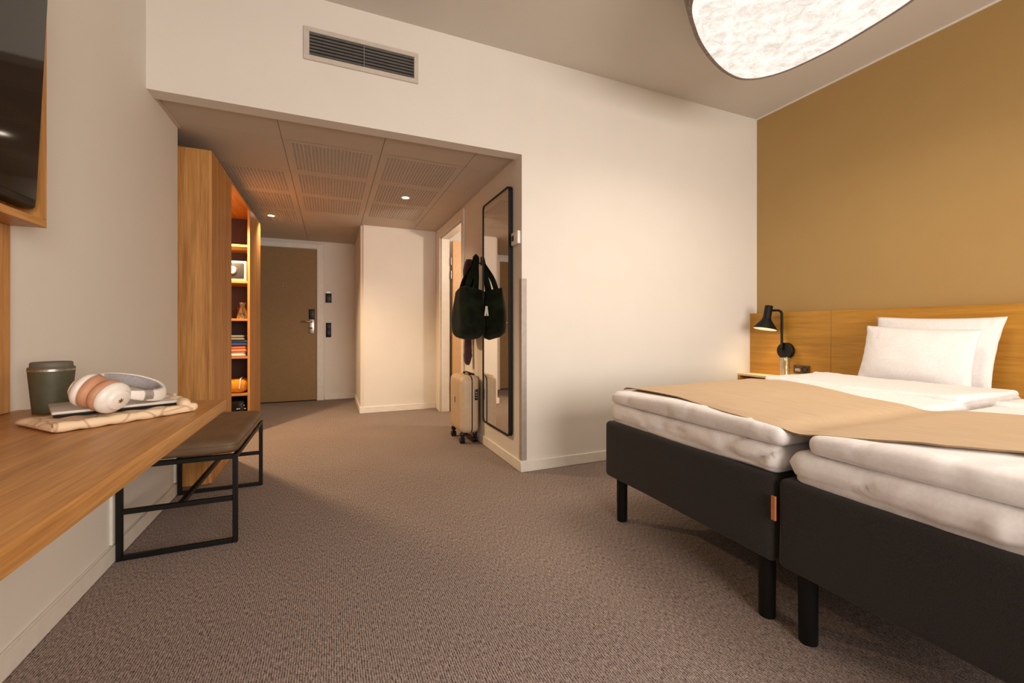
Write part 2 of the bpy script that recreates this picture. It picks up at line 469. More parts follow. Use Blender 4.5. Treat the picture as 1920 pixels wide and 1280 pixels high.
# bathroom shell
bm = bmesh.new(); bx(bm, XR + 0.1, 3.0, YB, YB + 0.08, 0, 2.4); bx(bm, 2.9, 3.0, YD + 0.1, YB, 0, 2.4)
struct(build('wall_bathroom', bm, 'bathtile'), 'white bathroom walls beyond the doorway')
struct(box('ceiling.001', XR + 0.1, 3.0, YD + 0.1, YB + 0.08, 2.3, 2.36, 'ceil'), 'white bathroom ceiling')

# hallway ceiling: carrier slab plus single tiles
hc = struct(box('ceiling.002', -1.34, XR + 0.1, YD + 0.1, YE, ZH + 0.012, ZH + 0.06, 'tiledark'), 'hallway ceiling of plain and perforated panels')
XT = [-1.495, -0.89, -0.285, 0.32, 0.925, 1.2]
YT = [2.755, 3.07, 3.67, 4.27, 4.87, 5.47, 6.07, 6.46]
plain = {}
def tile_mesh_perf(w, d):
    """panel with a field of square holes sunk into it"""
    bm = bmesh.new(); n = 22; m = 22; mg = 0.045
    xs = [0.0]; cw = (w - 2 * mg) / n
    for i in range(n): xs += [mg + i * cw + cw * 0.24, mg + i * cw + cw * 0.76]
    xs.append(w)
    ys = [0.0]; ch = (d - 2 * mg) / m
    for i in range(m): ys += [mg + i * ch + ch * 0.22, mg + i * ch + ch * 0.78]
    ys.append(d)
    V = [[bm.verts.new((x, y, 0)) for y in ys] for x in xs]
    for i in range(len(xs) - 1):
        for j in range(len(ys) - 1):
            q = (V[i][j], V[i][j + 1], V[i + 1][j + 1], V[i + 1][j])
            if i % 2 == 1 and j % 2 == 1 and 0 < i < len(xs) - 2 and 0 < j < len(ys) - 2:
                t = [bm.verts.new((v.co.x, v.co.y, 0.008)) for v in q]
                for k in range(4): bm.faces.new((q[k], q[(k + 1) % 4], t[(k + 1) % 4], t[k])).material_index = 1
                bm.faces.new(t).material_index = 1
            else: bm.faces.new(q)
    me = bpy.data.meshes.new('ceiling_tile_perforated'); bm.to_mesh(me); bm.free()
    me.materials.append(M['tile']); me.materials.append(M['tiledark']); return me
perf_mesh = None
for i in range(len(XT) - 1):
    for j in range(len(YT) - 1):
        x0, x1, y0, y1 = XT[i], XT[i + 1], YT[j], YT[j + 1]
        if x0 < -1.34: x0 = -1.34
        if x0 >= 0.32 - 1e-3 and y0 > 5.4: continue
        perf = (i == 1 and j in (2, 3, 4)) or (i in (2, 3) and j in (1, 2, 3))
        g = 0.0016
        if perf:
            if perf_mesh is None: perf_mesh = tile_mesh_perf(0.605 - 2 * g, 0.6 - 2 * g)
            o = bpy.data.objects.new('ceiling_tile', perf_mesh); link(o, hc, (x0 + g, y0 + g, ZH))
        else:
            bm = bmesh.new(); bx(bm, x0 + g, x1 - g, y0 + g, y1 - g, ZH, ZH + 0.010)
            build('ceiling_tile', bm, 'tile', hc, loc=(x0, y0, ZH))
# shadow-gap profile against left and right walls
struct(box('trim_1', XL, XL + 0.012, YD + 0.1, 3.13, ZH - 0.012, ZH, 'tile'), 'thin ceiling edge profile')
struct(box('trim_2', XR - 0.012, XR, YD + 0.1, YB, ZH - 0.006, ZH, 'tile'), 'thin ceiling edge profile')
struct(box('trim_3', XO - 0.006, XO, YBACK, YD, ZC - 0.012, ZC, 'trim'), 'thin white line above the ochre wall')
struct(box('trim_4', XO - 0.004, XO, YD - 0.006, YD, 1.1, ZC - 0.012, 'trim'), 'thin white line beside the ochre wall')

# baseboards
def baseboard(name, *rects):
    bm = bmesh.new()
    for (x0, x1, y0, y1) in rects: bx(bm, x0, x1, y0, y1, 0, 0.075, 0.004, 1)
    return struct(build(name, bm, 'trim', smooth='angle'))
baseboard('baseboard_left', (XL, XL + 0.013, YBACK, 3.13))
baseboard('baseboard_front', (XR - 0.013, XO, YD - 0.013, YD))
baseboard('baseboard_hall_right', (XR - 0.013, XR, YD, 3.985))
baseboard('baseboard_shaft', (0.307, XR, YB - 0.013, YB), (0.307, 0.32, YB, YE))
baseboard('baseboard_end', (-0.08, 0.32, YE - 0.013, YE))
baseboard('baseboard_right', (XO - 0.013, XO, YBACK, -0.3))

M['guard'] = noisy('guard_grey', (168, 158, 150), (176, 166, 158), scale=30, rough=0.4, metal=0.2)
# metal corner guard
bm = bmesh.new(); bx(bm, XR - 0.003, XR + 0.036, YD - 0.003, YD, 0.078, 1.32); bx(bm, XR - 0.003, XR, YD, YD + 0.036, 0.078, 1.32)
tag(build('corner_guard', bm, 'guard', loc=(XR, YD, 0.078)), 'grey metal corner guard strip on the wall edge near the mirror', 'corner guard')

# cable ducts on left wall under the desk
for (y, lab) in ((2.286, 'white cable duct on the wall near the front legs of the bench'), (3.07, 'white cable duct on the wall end beside the wardrobe')):
    o = box('cable_duct', XL, XL + 0.012, y - 0.016, y + 0.016, 0.078, 0.62 if y < 3 else 0.6, 'trim', None, 0.003, loc=(XL, y, 0.078))
    tag(o, lab, 'cable duct')

# ------------------------------------------------------------------ ventilation grille
M['ventframe'] = noisy('vent_frame_paint', (196, 187, 177), (202, 193, 183), scale=30, rough=0.5)
vt = thing('ventilation_grille', 'white framed ventilation grille with dark slats high on the wall', 'vent', (0.18, YD, 2.49))
bm = bmesh.new()
bx(bm, -0.14, 0.497, YD - 0.012, YD, 2.642, 2.668, 0.002, 1); bx(bm, -0.14, 0.497, YD - 0.012, YD, 2.484, 2.512, 0.002, 1)
bx(bm, -0.14, -0.11, YD - 0.012, YD, 2.512, 2.642, 0.002, 1); bx(bm, 0.471, 0.497, YD - 0.012, YD, 2.512, 2.642, 0.002, 1)
build('frame', bm, 'ventframe', vt)
M['ventin'] = noisy('vent_dark', (16, 16, 16), (22, 21, 21), scale=20, rough=0.8)
M['slat'] = noisy('vent_slat_grey', (112, 110, 106), (124, 122, 118), scale=20, rough=0.5)
box('duct_back', -0.11, 0.471, YD - 0.0015, YD, 2.512, 2.642, 'ventin', vt)
for k in range(7):
    z = 2.522 + k * 0.0186
    bm = bmesh.new(); bx(bm, -0.11, 0.471, YD - 0.0105, YD - 0.002, z - 0.0013, z + 0.0013)
    bmesh.ops.rotate(bm, verts=bm.verts, cent=(0, YD - 0.006, z), matrix=Matrix.Rotation(math.radians(-28), 3, 'X'))
    build('slat', bm, 'slat', vt)
box('mullion', 0.178, 0.183, YD - 0.0115, YD - 0.002, 2.512, 2.642, 'slat', vt)

# ------------------------------------------------------------------ downlights
def downlight(x, y, label, power):
    t = thing('downlight', label, 'ceiling light', (x, y, ZH), 'recessed hallway downlights')
    bm = bmesh.new(); lathe(bm, [(0.030, -0.001), (0.043, -0.004), (0.046, 0.0), (0.030, 0.0)], (x, y, ZH), 28)
    build('trim_ring', bm, 'white', t, smooth=True)
    bm = bmesh.new(); lathe(bm, [(0, -0.003), (0.020, -0.003), (0.030, -0.0015), (0.030, 0.0)], (x, y, ZH), 24)
    build('lens', bm, 'glow', t, smooth=True)
    spot('downlight_beam', (x, y, ZH - 0.012), (x, y, 0), power, (1.0, 0.74, 0.48), math.radians(115), 0.9, 0.03, t)
downlight(-0.583, 5.19, 'glowing round downlight in the hallway ceiling beside the wardrobe', 40)
downlight(0.634, 4.0, 'glowing round downlight in the hallway ceiling nearest the mirror', 32)

# ------------------------------------------------------------------ entrance door
ed = struct(box('door_1', -1.0, -0.176, YE - 0.016, YE, 0.012, 2.07, 'door', None, 0.002, 1, loc=(-0.6, YE, 0)), 'khaki painted entrance door with black and steel lock')
bm = bmesh.new(); bx(bm, -0.172, -0.088, YE - 0.028, YE, 0, 2.145, 0.004, 1); bx(bm, -1.09, -0.172, YE - 0.028, YE, 2.075, 2.145, 0.004, 1); bx(bm, -1.09, -1.004, YE - 0.028, YE, 0, 2.075, 0.004, 1)
build('door_casing', bm, 'trim', ed)
bm = bmesh.new(); bx(bm, -1.0, -0.176, YE - 0.02, YE, 0, 0.011); build('threshold', bm, 'black', ed)
box('card_reader', -0.272, -0.202, YE - 0.045, YE - 0.016, 1.112, 1.25, 'blackp', ed, 0.004)
box('lock_plate', -0.27, -0.204, YE - 0.04, YE - 0.016, 0.915, 1.112, 'steel', ed, 0.006)
bm = bmesh.new(); sweep(bm, [(-0.238, YE - 0.03, 1.08), (-0.238, YE - 0.075, 1.08), (-0.25, YE - 0.082, 1.08), (-0.365, YE - 0.082, 1.078)], 0.010, 12)
build('lever_handle', bm, 'steel', ed, smooth=True)
box('thumb_turn', -0.262, -0.225, YE - 0.052, YE - 0.038, 0.985, 1.0, 'blackp', ed, 0.003)
bm = bmesh.new(); lathe(bm, [(0, 0.006), (0.012, 0.006), (0.014, 0), (0, 0)], mat4=Matrix.Translation((-0.591, YE - 0.016, 1.555)) @ Matrix.Rotation(PI / 2, 4, 'X'), seg=20)
build('peephole', bm, 'steel', ed, smooth=True)
# wall switches beside the door
t = thing('card_switch', 'black wall card switch with a pale top beside the entrance door', 'switch', (-0.027, YE, 1.42))
box('plate', -0.066, 0.012, YE - 0.018, YE, 1.345, 1.475, 'blackp', t, 0.003)
bm = bmesh.new(); lathe(bm, [(0, 0.010), (0.032, 0.010), (0.032, 0.0), (0, 0)], mat4=Matrix.Translation((-0.027, YE - 0.001, 1.470)) @ Matrix.Rotation(PI / 2, 4, 'X') , seg=24)
build('cap', bm, 'alu', t, smooth='angle')
t = thing('light_switch', 'tall black light switch plate lower beside the entrance door', 'switch', (-0.027, YE, 0.966))
box('plate', -0.061, 0.007, YE - 0.012, YE, 0.866, 1.066, 'blackp', t, 0.003)
for k in range(2): box('rocker', -0.052, -0.002, YE - 0.016, YE - 0.012, 0.88 + k * 0.09, 0.96 + k * 0.09, 'blackp', t, 0.002)

# ------------------------------------------------------------------ bathroom doorway
bd = thing('bathroom_door_frame', 'white bathroom door frame in the hallway wall', 'door frame', (XR, 4.5, 0))
def casing(name, *bs):
    bm = bmesh.new()
    for b_ in bs: bx(bm, *b_, 0.004, 1)
    return build(name, bm, 'trim', bd, smooth='angle')
casing('casing', (XR - 0.018, XR, DY1, DY1 + 0.085, 0, 2.15))
casing('casing', (XR - 0.018, XR, DY0 - 0.075, DY0, 0, 2.15))
casing('casing', (XR - 0.018, XR, DY0, DY1, DZ, 2.15))
casing('jamb', (XR, XR + 0.1, DY1 - 0.02, DY1, 0, DZ))
casing('jamb', (XR, XR + 0.1, DY0, DY0 + 0.02, 0, DZ))
casing('jamb', (XR, XR + 0.1, DY0 + 0.02, DY1 - 0.02, DZ - 0.02, DZ))
bl = struct(box('door_2', XR + 0.125, XR + 0.965, DY1 - 0.065, DY1 - 0.025, 0.01, 2.02, 'tanwood', None, 0.002, 1, loc=(XR + 0.12, DY1 - 0.045, 0)), 'tan bathroom door standing open into the bathroom')
for z in (0.3, 1.62, 1.78):
    bm = bmesh.new(); lathe(bm, [(0, -0.045), (0.008, -0.045), (0.008, 0.045), (0, 0.045)], (XR + 0.112, DY1 - 0.045, z), 12); build('hinge', bm, 'steel', bl, smooth='angle')
point('bathroom_lamp', (1.78, 3.82, 1.82), 36, (1.0, 0.82, 0.64), 0.05)

# ------------------------------------------------------------------ mirror
mr = thing('wall_mirror', 'tall black framed mirror on the hallway wall', 'mirror', (XR, 3.1, 0.2))
def rrect(y0, y1, z0, z1, r, n=6):
    pts = []
    for (cy, cz, a0) in ((y1 - r, z1 - r, 0), (y0 + r, z1 - r, PI / 2), (y0 + r, z0 + r, PI), (y1 - r, z0 + r, 1.5 * PI)):
        for k in range(n + 1): pts.append((cy + r * math.cos(a0 + k / n * PI / 2), cz + r * math.sin(a0 + k / n * PI / 2)))
    return pts
MY0, MY1, MZ0, MZ1, MXF = 2.808, 3.385, 0.205, 2.0, 1.168
bm = bmesh.new()
outer = rrect(MY0, MY1, MZ0, MZ1, 0.035); inner = rrect(MY0 + 0.011, MY1 - 0.011, MZ0 + 0.011, MZ1 - 0.011, 0.026)
O0 = [bm.verts.new((XR, a, b_)) for a, b_ in outer]; O1 = [bm.verts.new((MXF, a, b_)) for a, b_ in outer]
I0 = [bm.verts.new((MXF + 0.01, a, b_)) for a, b_ in inner]; I1 = [bm.verts.new((MXF, a, b_)) for a, b_ in inner]
n_ = len(outer)
for k in range(n_):
    j = (k + 1) % n_
    bm.faces.new((O0[k], O0[j], O1[j], O1[k])); bm.faces.new((O1[k], O1[j], I1[j], I1[k])); bm.faces.new((I1[k], I1[j], I0[j], I0[k]))
build('frame', bm, 'black', mr)
bm = bmesh.new()
va = [bm.verts.new((MXF + 0.006, a, b_)) for a, b_ in inner]; vb = [bm.verts.new((MXF + 0.012, a, b_)) for a, b_ in inner]
bm.faces.new(va); bm.faces.new(vb[::-1])
for k in range(n_): bm.faces.new((va[k], va[(k + 1) % n_], vb[(k + 1) % n_], vb[k]))
build('glass', bm, 'mirror', mr)

# thermostat
t = thing('thermostat', 'small white wall thermostat beside the mirror', 'thermostat', (XR, 2.73, 1.56))
box('body', XR - 0.024, XR, 2.672, 2.79, 1.562, 1.652, 'white', t, 0.006)
box('display', XR - 0.0255, XR - 0.0235, 2.738, 2.776, 1.59, 1.628, 'blackp', t)

# ------------------------------------------------------------------ wardrobe
M['backshade'] = oak('shade_dark_oak_back', 2, (46, 20, 12), (66, 30, 18), 0.6)  # back panel colour darkened to paint in the shade inside the niche
wr = thing('wardrobe', 'tall oak wardrobe with an open middle and shelves in the hallway', 'wardrobe', (-1.0, 4.2, 0))
WT = 2.1; WXB = -1.32; WXF = -0.69
box('side_panel', WXB, WXF - 0.021, 3.22, 3.24, 0, WT, 'oakz', wr, 0.001, 1)
wdoor = box('door', WXF - 0.02, WXF, 3.22, 3.80, 0.002, WT - 0.001, 'oakz', wr, 0.001, 1)
box('side_panel', WXB, WXF - 0.021, 3.80, 3.82, 0, WT - 0.02, 'oakz', wr, 0.001, 1)
box('top_panel', WXB, WXF - 0.021, 3.24, 5.24, WT - 0.02, WT, 'oaky', wr, 0.001, 1)
box('fascia', WXF - 0.02, WXF, 3.802, 4.598, WT - 0.022, WT, 'oaky', wr, 0.001, 1)
box('side_panel', WXF - 0.02, WXF, 4.60, 5.24, 0, WT - 0.001, 'oakz', wr, 0.001, 1)
box('back_panel', WXB, WXB + 0.012, 3.82, 5.22, 0, WT - 0.02, 'oakz', wr)
box('shelf_back', WXB + 0.012, WXF - 0.021, 5.0, 5.015, 0, WT - 0.02, 'backshade', wr)
SH = [1.746, 1.412, 1.063, 0.715, 0.371, 0.16]
for z in SH: box('shelf', WXB + 0.012, WXF - 0.0205, 4.605, 5.0, z - 0.011, z + 0.011, 'oakx', wr, 0.001, 1)
bm = bmesh.new(); sweep(bm, [(-1.0, 3.82, 1.93), (-1.0, 4.605, 1.93)], 0.012, 12); build('hanging_rail', bm, 'black', wr, smooth=True)
bm = bmesh.new(); lathe(bm, [(0, -0.012), (0.03, -0.012), (0.034, 0), (0, 0)], (-0.93, 4.2, WT - 0.02), 24); build('lamp_lens', bm, 'ledge', wr, smooth='angle')
spot('wardrobe_beam', (-0.93, 4.2, WT - 0.045), (-0.80, 4.2, 0), 150, (1.0, 0.70, 0.38), math.radians(150), 0.5, 0.025, wr)

# safe
z0 = SH[1] + 0.011
t = thing('safe', 'small grey safe with a dark front and round knob on a wardrobe shelf', 'safe', (-0.86, 4.75, z0))
M['safegrey'] = noisy('safe_grey', (196, 194, 190), (204, 202, 198), scale=40, rough=0.5)
M['safedark'] = noisy('safe_door_dark', (42, 40, 38), (50, 48, 46), scale=40, rough=0.5)
box('body', -1.02, -0.722, 4.63, 4.95, z0, z0 + 0.185, 'safegrey', t, 0.006)
box('front_door', -1.0, -0.742, 4.622, 4.632, z0 + 0.022, z0 + 0.165, 'safedark', t, 0.006)
bm = bmesh.new(); lathe(bm, [(0, 0.02), (0.032, 0.02), (0.038, 0.0), (0, 0)], mat4=Matrix.Translation((-0.835, 4.623, z0 + 0.098)) @ Matrix.Rotation(PI / 2, 4, 'X'), seg=28)
build('knob', bm, 'white', t, smooth='angle')

# carafe and glass
z0 = SH[2] + 0.011
bm = bmesh.new()
prof = [(0.0, 0), (0.040, 0), (0.046, 0.012), (0.047, 0.04), (0.036, 0.08), (0.022, 0.105), (0.022, 0.125), (0.033, 0.15), (0.031, 0.15), (0.0195, 0.125), (0.0195, 0.105), (0.033, 0.079), (0.044, 0.04), (0.043, 0.012), (0.0, 0.006)]
lathe(bm, prof, (-0.765, 4.69, z0), 28)
tag(build('carafe', bm, 'glass', loc=(-0.765, 4.69, z0), smooth=True), 'clear glass carafe with a waisted neck on a wardrobe shelf', 'carafe')
bm = bmesh.new(); lathe(bm, [(0, 0), (0.028, 0), (0.034, 0.1), (0.032, 0.1), (0.026, 0.006), (0, 0.006)], (-0.80, 4.80, z0), 24)
tag(build('drinking_glass', bm, 'glass', loc=(-0.80, 4.80, z0), smooth=True), 'clear tumbler behind the carafe on the wardrobe shelf', 'glass')

# folded towels
z0 = SH[3] + 0.011
zz = z0
for (mt, h, xr, col) in (('t_white', 0.034, -0.728, 'white folded cloth at the bottom of the wardrobe pile'), ('t_orange', 0.060, -0.722, 'salmon orange folded cloth in the wardrobe pile'),
                         ('t_blue', 0.050, -0.715, 'dark blue folded cloth in the wardrobe pile'), ('t_grey', 0.048, -0.738, 'grey green folded cloth on top of the wardrobe pile')):
    t = thing('folded_cloth', col, 'folded clothes', (-0.87, 4.75, zz), 'folded clothes on the wardrobe shelf')
    for k in range(2):
        bm = bmesh.new()
        rbox(bm, -1.02 + 0.01 * k, xr - 0.004 * k, 4.615 + 0.006 * k, 4.88, zz + k * h / 2, zz + (k + 1) * h / 2, (0.016, 0.016, h / 4), 0.03,
             disp=lambda p, n: 0.0022 * noise.noise(p * 22))
        build('fold', bm, mt, t, smooth=True)
    zz += h
# yellow bag
z0 = SH[4] + 0.011
t = thing('toiletry_bag', 'puffy orange yellow bag with a pale strap on the low wardrobe shelf', 'bag', (-0.80, 4.74, z0))
bm = bmesh.new(); rbox(bm, -0.96, -0.72, 4.62, 4.84, z0, z0 + 0.125, (0.06, 0.06, 0.05), 0.02, disp=lambda p, n: 0.008 * noise.noise(p * 18) + 0.004 * noise.noise(p * 46) - (0.0 if n.z > -0.5 else 0))
build('body', bm, 't_yellow', t, smooth=True)
bm = bmesh.new(); sweep(bm, catmull([(-0.775, 4.607, z0 + 0.045), (-0.772, 4.612, z0 + 0.09), (-0.772, 4.65, z0 + 0.132), (-0.772, 4.75, z0 + 0.137)], 5), 0, 8, flat=(0.006, 0.003), up=(0, -1, 0.3))
build('strap', bm, 't_white', t, smooth=True)
# black pouch at the bottom
z0 = SH[5] + 0.011
t = thing('black_pouch', 'black pouch with small white lettering marks at the bottom of the wardrobe', 'pouch', (-0.83, 4.74, z0))
bm = bmesh.new(); rbox(bm, -0.98, -0.722, 4.63, 4.84, z0, z0 + 0.15, (0.04, 0.04, 0.05), 0.03, disp=lambda p, n: 0.006 * noise.noise(p * 16)); build('body', bm, 'blackp', t, smooth=True)
random.seed(3)
for k in range(9):
    x = -0.80 + random.random() * 0.06; z = z0 + 0.035 + (k // 3) * 0.03
    box('mark', x, x + 0.010 + random.random() * 0.01, 4.618, 4.624, z, z + 0.006, 'white', t)

# ------------------------------------------------------------------ suitcase
sx0, sx1, sy0, sy1, sz0, sz1 = 1.005, 1.178, 3.475, 3.845, 0.085, 0.575
sc = thing('suitcase', 'sand coloured hard shell cabin suitcase standing under the green bag', 'suitcase', (1.09, 3.66, 0))
xm = 1.108
def ribs(p, n):
    if n.x < -0.9 and sy0 + 0.06 < p.y < sy1 - 0.06: return -0.004 * (1 if math.sin((p.y - sy0) * 2 * PI / 0.06) > 0.2 else 0)
    return 0
bm = bmesh.new(); rbox(bm, sx0, xm + 0.05, sy0, sy1, sz0, sz1, (0.05, 0.055, 0.055), 0.010, disp=ribs)
bmesh.ops.bisect_plane(bm, geom=bm.verts[:] + bm.edges[:] + bm.faces[:], plane_co=(xm - 0.005, 0, 0), plane_no=(1, 0, 0), clear_outer=True)
build('front_shell', bm, 'sand', sc, smooth=True)
bm = bmesh.new(); rbox(bm, xm - 0.05, sx1, sy0, sy1, sz0, sz1, (0.04, 0.055, 0.055), 0.02)
bmesh.ops.bisect_plane(bm, geom=bm.verts[:] + bm.edges[:] + bm.faces[:], plane_co=(xm + 0.005, 0, 0), plane_no=(1, 0, 0), clear_inner=True)
build('rear_shell', bm, 'sand', sc, smooth=True)
bm = bmesh.new(); rbox(bm, xm - 0.03, xm + 0.03, sy0 + 0.0015, sy1 - 0.0015, sz0 + 0.0015, sz1 - 0.0015, (0.002, 0.055, 0.055), 0.03)
for v in bm.verts: v.co.x = xm + (0.007 if v.co.x > xm else -0.007)
build('zipper', bm, 'blackp', sc)
lk = box('lock', xm + 0.022, xm + 0.05, sy0 - 0.004, sy0 + 0.01, 0.37, 0.462, 'blackp', sc, 0.002)
for k in range(3): box('dial', xm + 0.030, xm + 0.042, sy0 - 0.0055, sy0 - 0.003, 0.385 + k * 0.022, 0.395 + k * 0.022, 'steel', lk)
box('emblem', sx0 - 0.003, sx0 + 0.004, 3.64, 3.652, 0.335, 0.385, 'blackp', sc, 0.001)
bm = bmesh.new(); sweep(bm, catmull([(xm + 0.01, sy0 + 0.10, sz1 - 0.01), (xm + 0.01, sy0 + 0.11, sz1 + 0.014), (xm + 0.01, 3.66, sz1 + 0.02), (xm + 0.01, sy1 - 0.11, sz1 + 0.014), (xm + 0.01, sy1 - 0.10, sz1 - 0.01)], 6), 0, 10, flat=(0.014, 0.006), up=(0, 0, 1))
build('carry_handle', bm, 'blackp', sc, smooth=True)
box('telescopic_handle', 1.146, 1.162, sy0 + 0.1, sy1 - 0.1, sz1 - 0.012, sz1 + 0.012, 'blackp', sc, 0.003)
for (x, y) in ((1.035, sy0 + 0.05), (1.035, sy1 - 0.04), (1.148, sy0 + 0.05), (1.148, sy1 - 0.04)):
    bm = bmesh.new()
    for s in (-1, 1):
        lathe(bm, [(0, -0.008), (0.022, -0.008), (0.025, -0.004), (0.025, 0.004), (0.022, 0.008), (0, 0.008)], mat4=Matrix.Translation((x + s * 0.012, y, 0.025)) @ Matrix.Rotation(PI / 2, 4, 'Y'), seg=20)
    wh = build('wheel', bm, 'blackp', sc, smooth='angle')
    bm = bmesh.new(); bx(bm, x - 0.0035, x + 0.0035, y - 0.014, y + 0.014, 0.02, 0.09, 0.001, 1); bx(bm, x - 0.018, x + 0.018, y - 0.018, y + 0.018, 0.056, 0.09, 0.006, 2); build('fork', bm, 'blackp', wh, smooth='angle')

# ------------------------------------------------------------------ tote bag, scarf, hooks
HK = (1.165, 3.50, 1.565)
for (y, lab) in ((3.50, 'black coat hook holding the green bag'), (3.735, 'black coat hook holding the plum scarf')):
    t = thing('coat_hook', lab, 'hook', (XR, y, 1.55), 'hooks on the hallway wall')
    bm = bmesh.new(); bx(bm, XR - 0.006, XR, y - 0.012, y + 0.012, 1.525, 1.6, 0.002, 1); build('plate', bm, 'black', t)
    bm = bmesh.new(); sweep(bm, catmull([(XR - 0.004, y, 1.545), (XR - 0.03, y, 1.543), (XR - 0.048, y, 1.555), (XR - 0.05, y, 1.58)], 5), 0.006, 10); build('peg', bm, 'black', t, smooth=True)
tb = thing('tote_bag', 'dark green velvet tote bag hanging on the wall beside the mirror', 'bag', (1.09, 3.5, 0.89))
def bagpt(u, a):
    """u 0 bottom .. 1 rim, a angle"""
    z = 0.885 + 0.425 * u
    wy = 0.16 + 0.035 * math.sin(min(u * 1.25, 1) * PI) + 0.02 * (1 - u)
    wx = 0.100 + 0.014 * math.sin(min(1, (1 - u) * 1.2) * PI / 2)
    k = 1.0 if u > 0.22 else math.sqrt(max(0.0, 1 - ((0.22 - u) / 0.22) ** 2)) * 0.96 + 0.04
    c, s = math.cos(a), math.sin(a)
    ex = 0.62
    x = wx * k * math.copysign(abs(c) ** ex, c); y = wy * k * math.copysign(abs(s) ** ex, s)
    cx = 1.082 + 0.010 * (u - 0.5)
    p = Vector((cx + x, 3.5 + y, z))
    d = 0.012 * noise.noise(Vector((p.x * 7, p.y * 9, p.z * 4))) + 0.006 * math.sin(a * 7 + u * 3) * (0.4 + 0.6 * u)
    p += Vector((c, s, 0)) * d
    p.z += 0.02 * math.sin(a * 2) * u + (0.02 * noise.noise(p * 8) if u < 0.3 else 0)
    p.x = min(p.x, XR - 0.004)
    return p
bm = bmesh.new(); nu, na = 26, 48
G = [[bm.verts.new(bagpt(u / nu, 2 * PI * a / na)) for a in range(na)] for u in range(nu + 1)]
for u in range(nu):
    for a in range(na): bm.faces.new((G[u][a], G[u][(a + 1) % na], G[u + 1][(a + 1) % na], G[u + 1][a]))
bm.faces.new(G[0][::-1])
cv = bm.verts.new((1.09, 3.5, 1.25))
for a in range(na): bm.faces.new((G[nu][a], G[nu][(a + 1) % na], cv))
build('body', bm, 'green', tb, smooth=True)
for s, dx in ((-1, -0.055), (1, 0.03)):
    pts = catmull([(1.09 + dx, 3.5 - 0.085, 1.27), (1.11 + dx * 0.7, 3.5 - 0.07, 1.40), (1.142, 3.5 - 0.03, 1.53), (1.150, 3.5, 1.60), (1.142, 3.5 + 0.03, 1.53), (1.11 + dx * 0.7, 3.5 + 0.07, 1.40), (1.09 + dx, 3.5 + 0.085, 1.27)], 6)
    bm = bmesh.new(); sweep(bm, pts, 0, 10, flat=(0.024, 0.004), up=(0, 1, 0.02)); build('strap', bm, 'green', tb, smooth=True)
bm = bmesh.new(); bx(bm, 1.166, 1.180, 3.298, 3.300, 1.085, 1.165); bmesh.ops.rotate(bm, verts=bm.verts, cent=(1.158, 3.287, 1.17), matrix=Matrix.Rotation(0.12, 3, 'Y')); build('paper_tag', bm, 'white', tb, label='white paper tag')
sf = thing('scarf', 'plum scarf hanging behind the green bag', 'scarf', (1.16, 3.735, 0.65))
bm = bmesh.new()
pts = [(1.158, 3.735, 1.61), (1.158, 3.737, 1.56), (1.152, 3.740, 1.45), (1.154, 3.745, 1.30), (1.156, 3.747, 1.1), (1.156, 3.745, 0.92), (1.152, 3.742, 0.80), (1.148, 3.738, 0.72), (1.145, 3.735, 0.65)]
P2 = catmull(pts, 6)
def sfl(t): return (0.026 + 0.014 * math.sin(t * 9) ** 2 + 0.010 * math.sin(min(1, t * 1.1) * PI) - 0.016 * max(0, t - 0.85) / 0.15, 0.028 + 0.006 * math.sin(t * 14))
sweep(bm, P2, 0, 18, flat=sfl, up=(0, 1, 0))
for v in bm.verts:
    v.co += Vector((noise.noise(v.co * 26), noise.noise(v.co * 26 + Vector((5, 0, 0))), 0)) * 0.008
    v.co.x = min(v.co.x, XR - 0.004)
build('cloth', bm, 'plum', sf, smooth=True)

# ------------------------------------------------------------------ TV, panel, desk
pn = tag(box('wall_panel', XL + 0.001, XL + 0.014, 0.45, 1.655, 0.738, 1.262, 'oakz', None, 0.001, 1, loc=(XL, 1.0, 0.738)), 'oak panel on the wall between the desk and the screen box', 'panel')
tvb = thing('screen_surround', 'shallow oak box frame around the wall screen', 'frame', (XL, 1.05, 1.262))
BX0, BX1 = XL + 0.002, -0.752
box('bottom_board', BX0, BX1, 0.45, 1.655, 1.262, 1.284, 'oaky', tvb, 0.001, 1)
box('side_board', BX0, BX1, 1.633, 1.655, 1.284, 2.2, 'oakz', tvb, 0.001, 1)
box('side_board', BX0, BX1, 0.45, 0.472, 1.284, 2.2, 'oakz', tvb, 0.001, 1)
box('top_board', BX0, BX1, 0.45, 1.655, 2.2, 2.222, 'oaky', tvb, 0.001, 1)
box('back_board', BX0, BX0 + 0.012, 0.472, 1.633, 1.284, 2.2, 'oakz', tvb)
tv = thing('television', 'black flat television tilted slightly in the oak box', 'television', (-0.748, 1.06, 1.306))
tilt = Matrix.Translation((-0.748, 0, 1.310)) @ Matrix.Rotation(math.radians(2.4), 4, 'Y') @ Matrix.Translation((0.748, 0, -1.310))
def tvpart(name, mat, *b_, bev=0.002):
    bm = bmesh.new(); bx(bm, *b_, bev, 1); bmesh.ops.transform(bm, verts=bm.verts, matrix=tilt); return build(name, bm, mat, tv, smooth='angle')
tvpart('housing', 'blackp', -0.790, -0.7495, 0.52, 1.603, 1.302, 1.93, bev=0.006)
tvpart('screen', 'glassdark', -0.7500, -0.7475, 0.528, 1.596, 1.325, 1.922, bev=0.0006)
bm = bmesh.new(); bx(bm, XL + 0.012, -0.80, 0.9, 1.2, 1.5, 1.75); build('wall_mount', bm, 'blackp', tv)

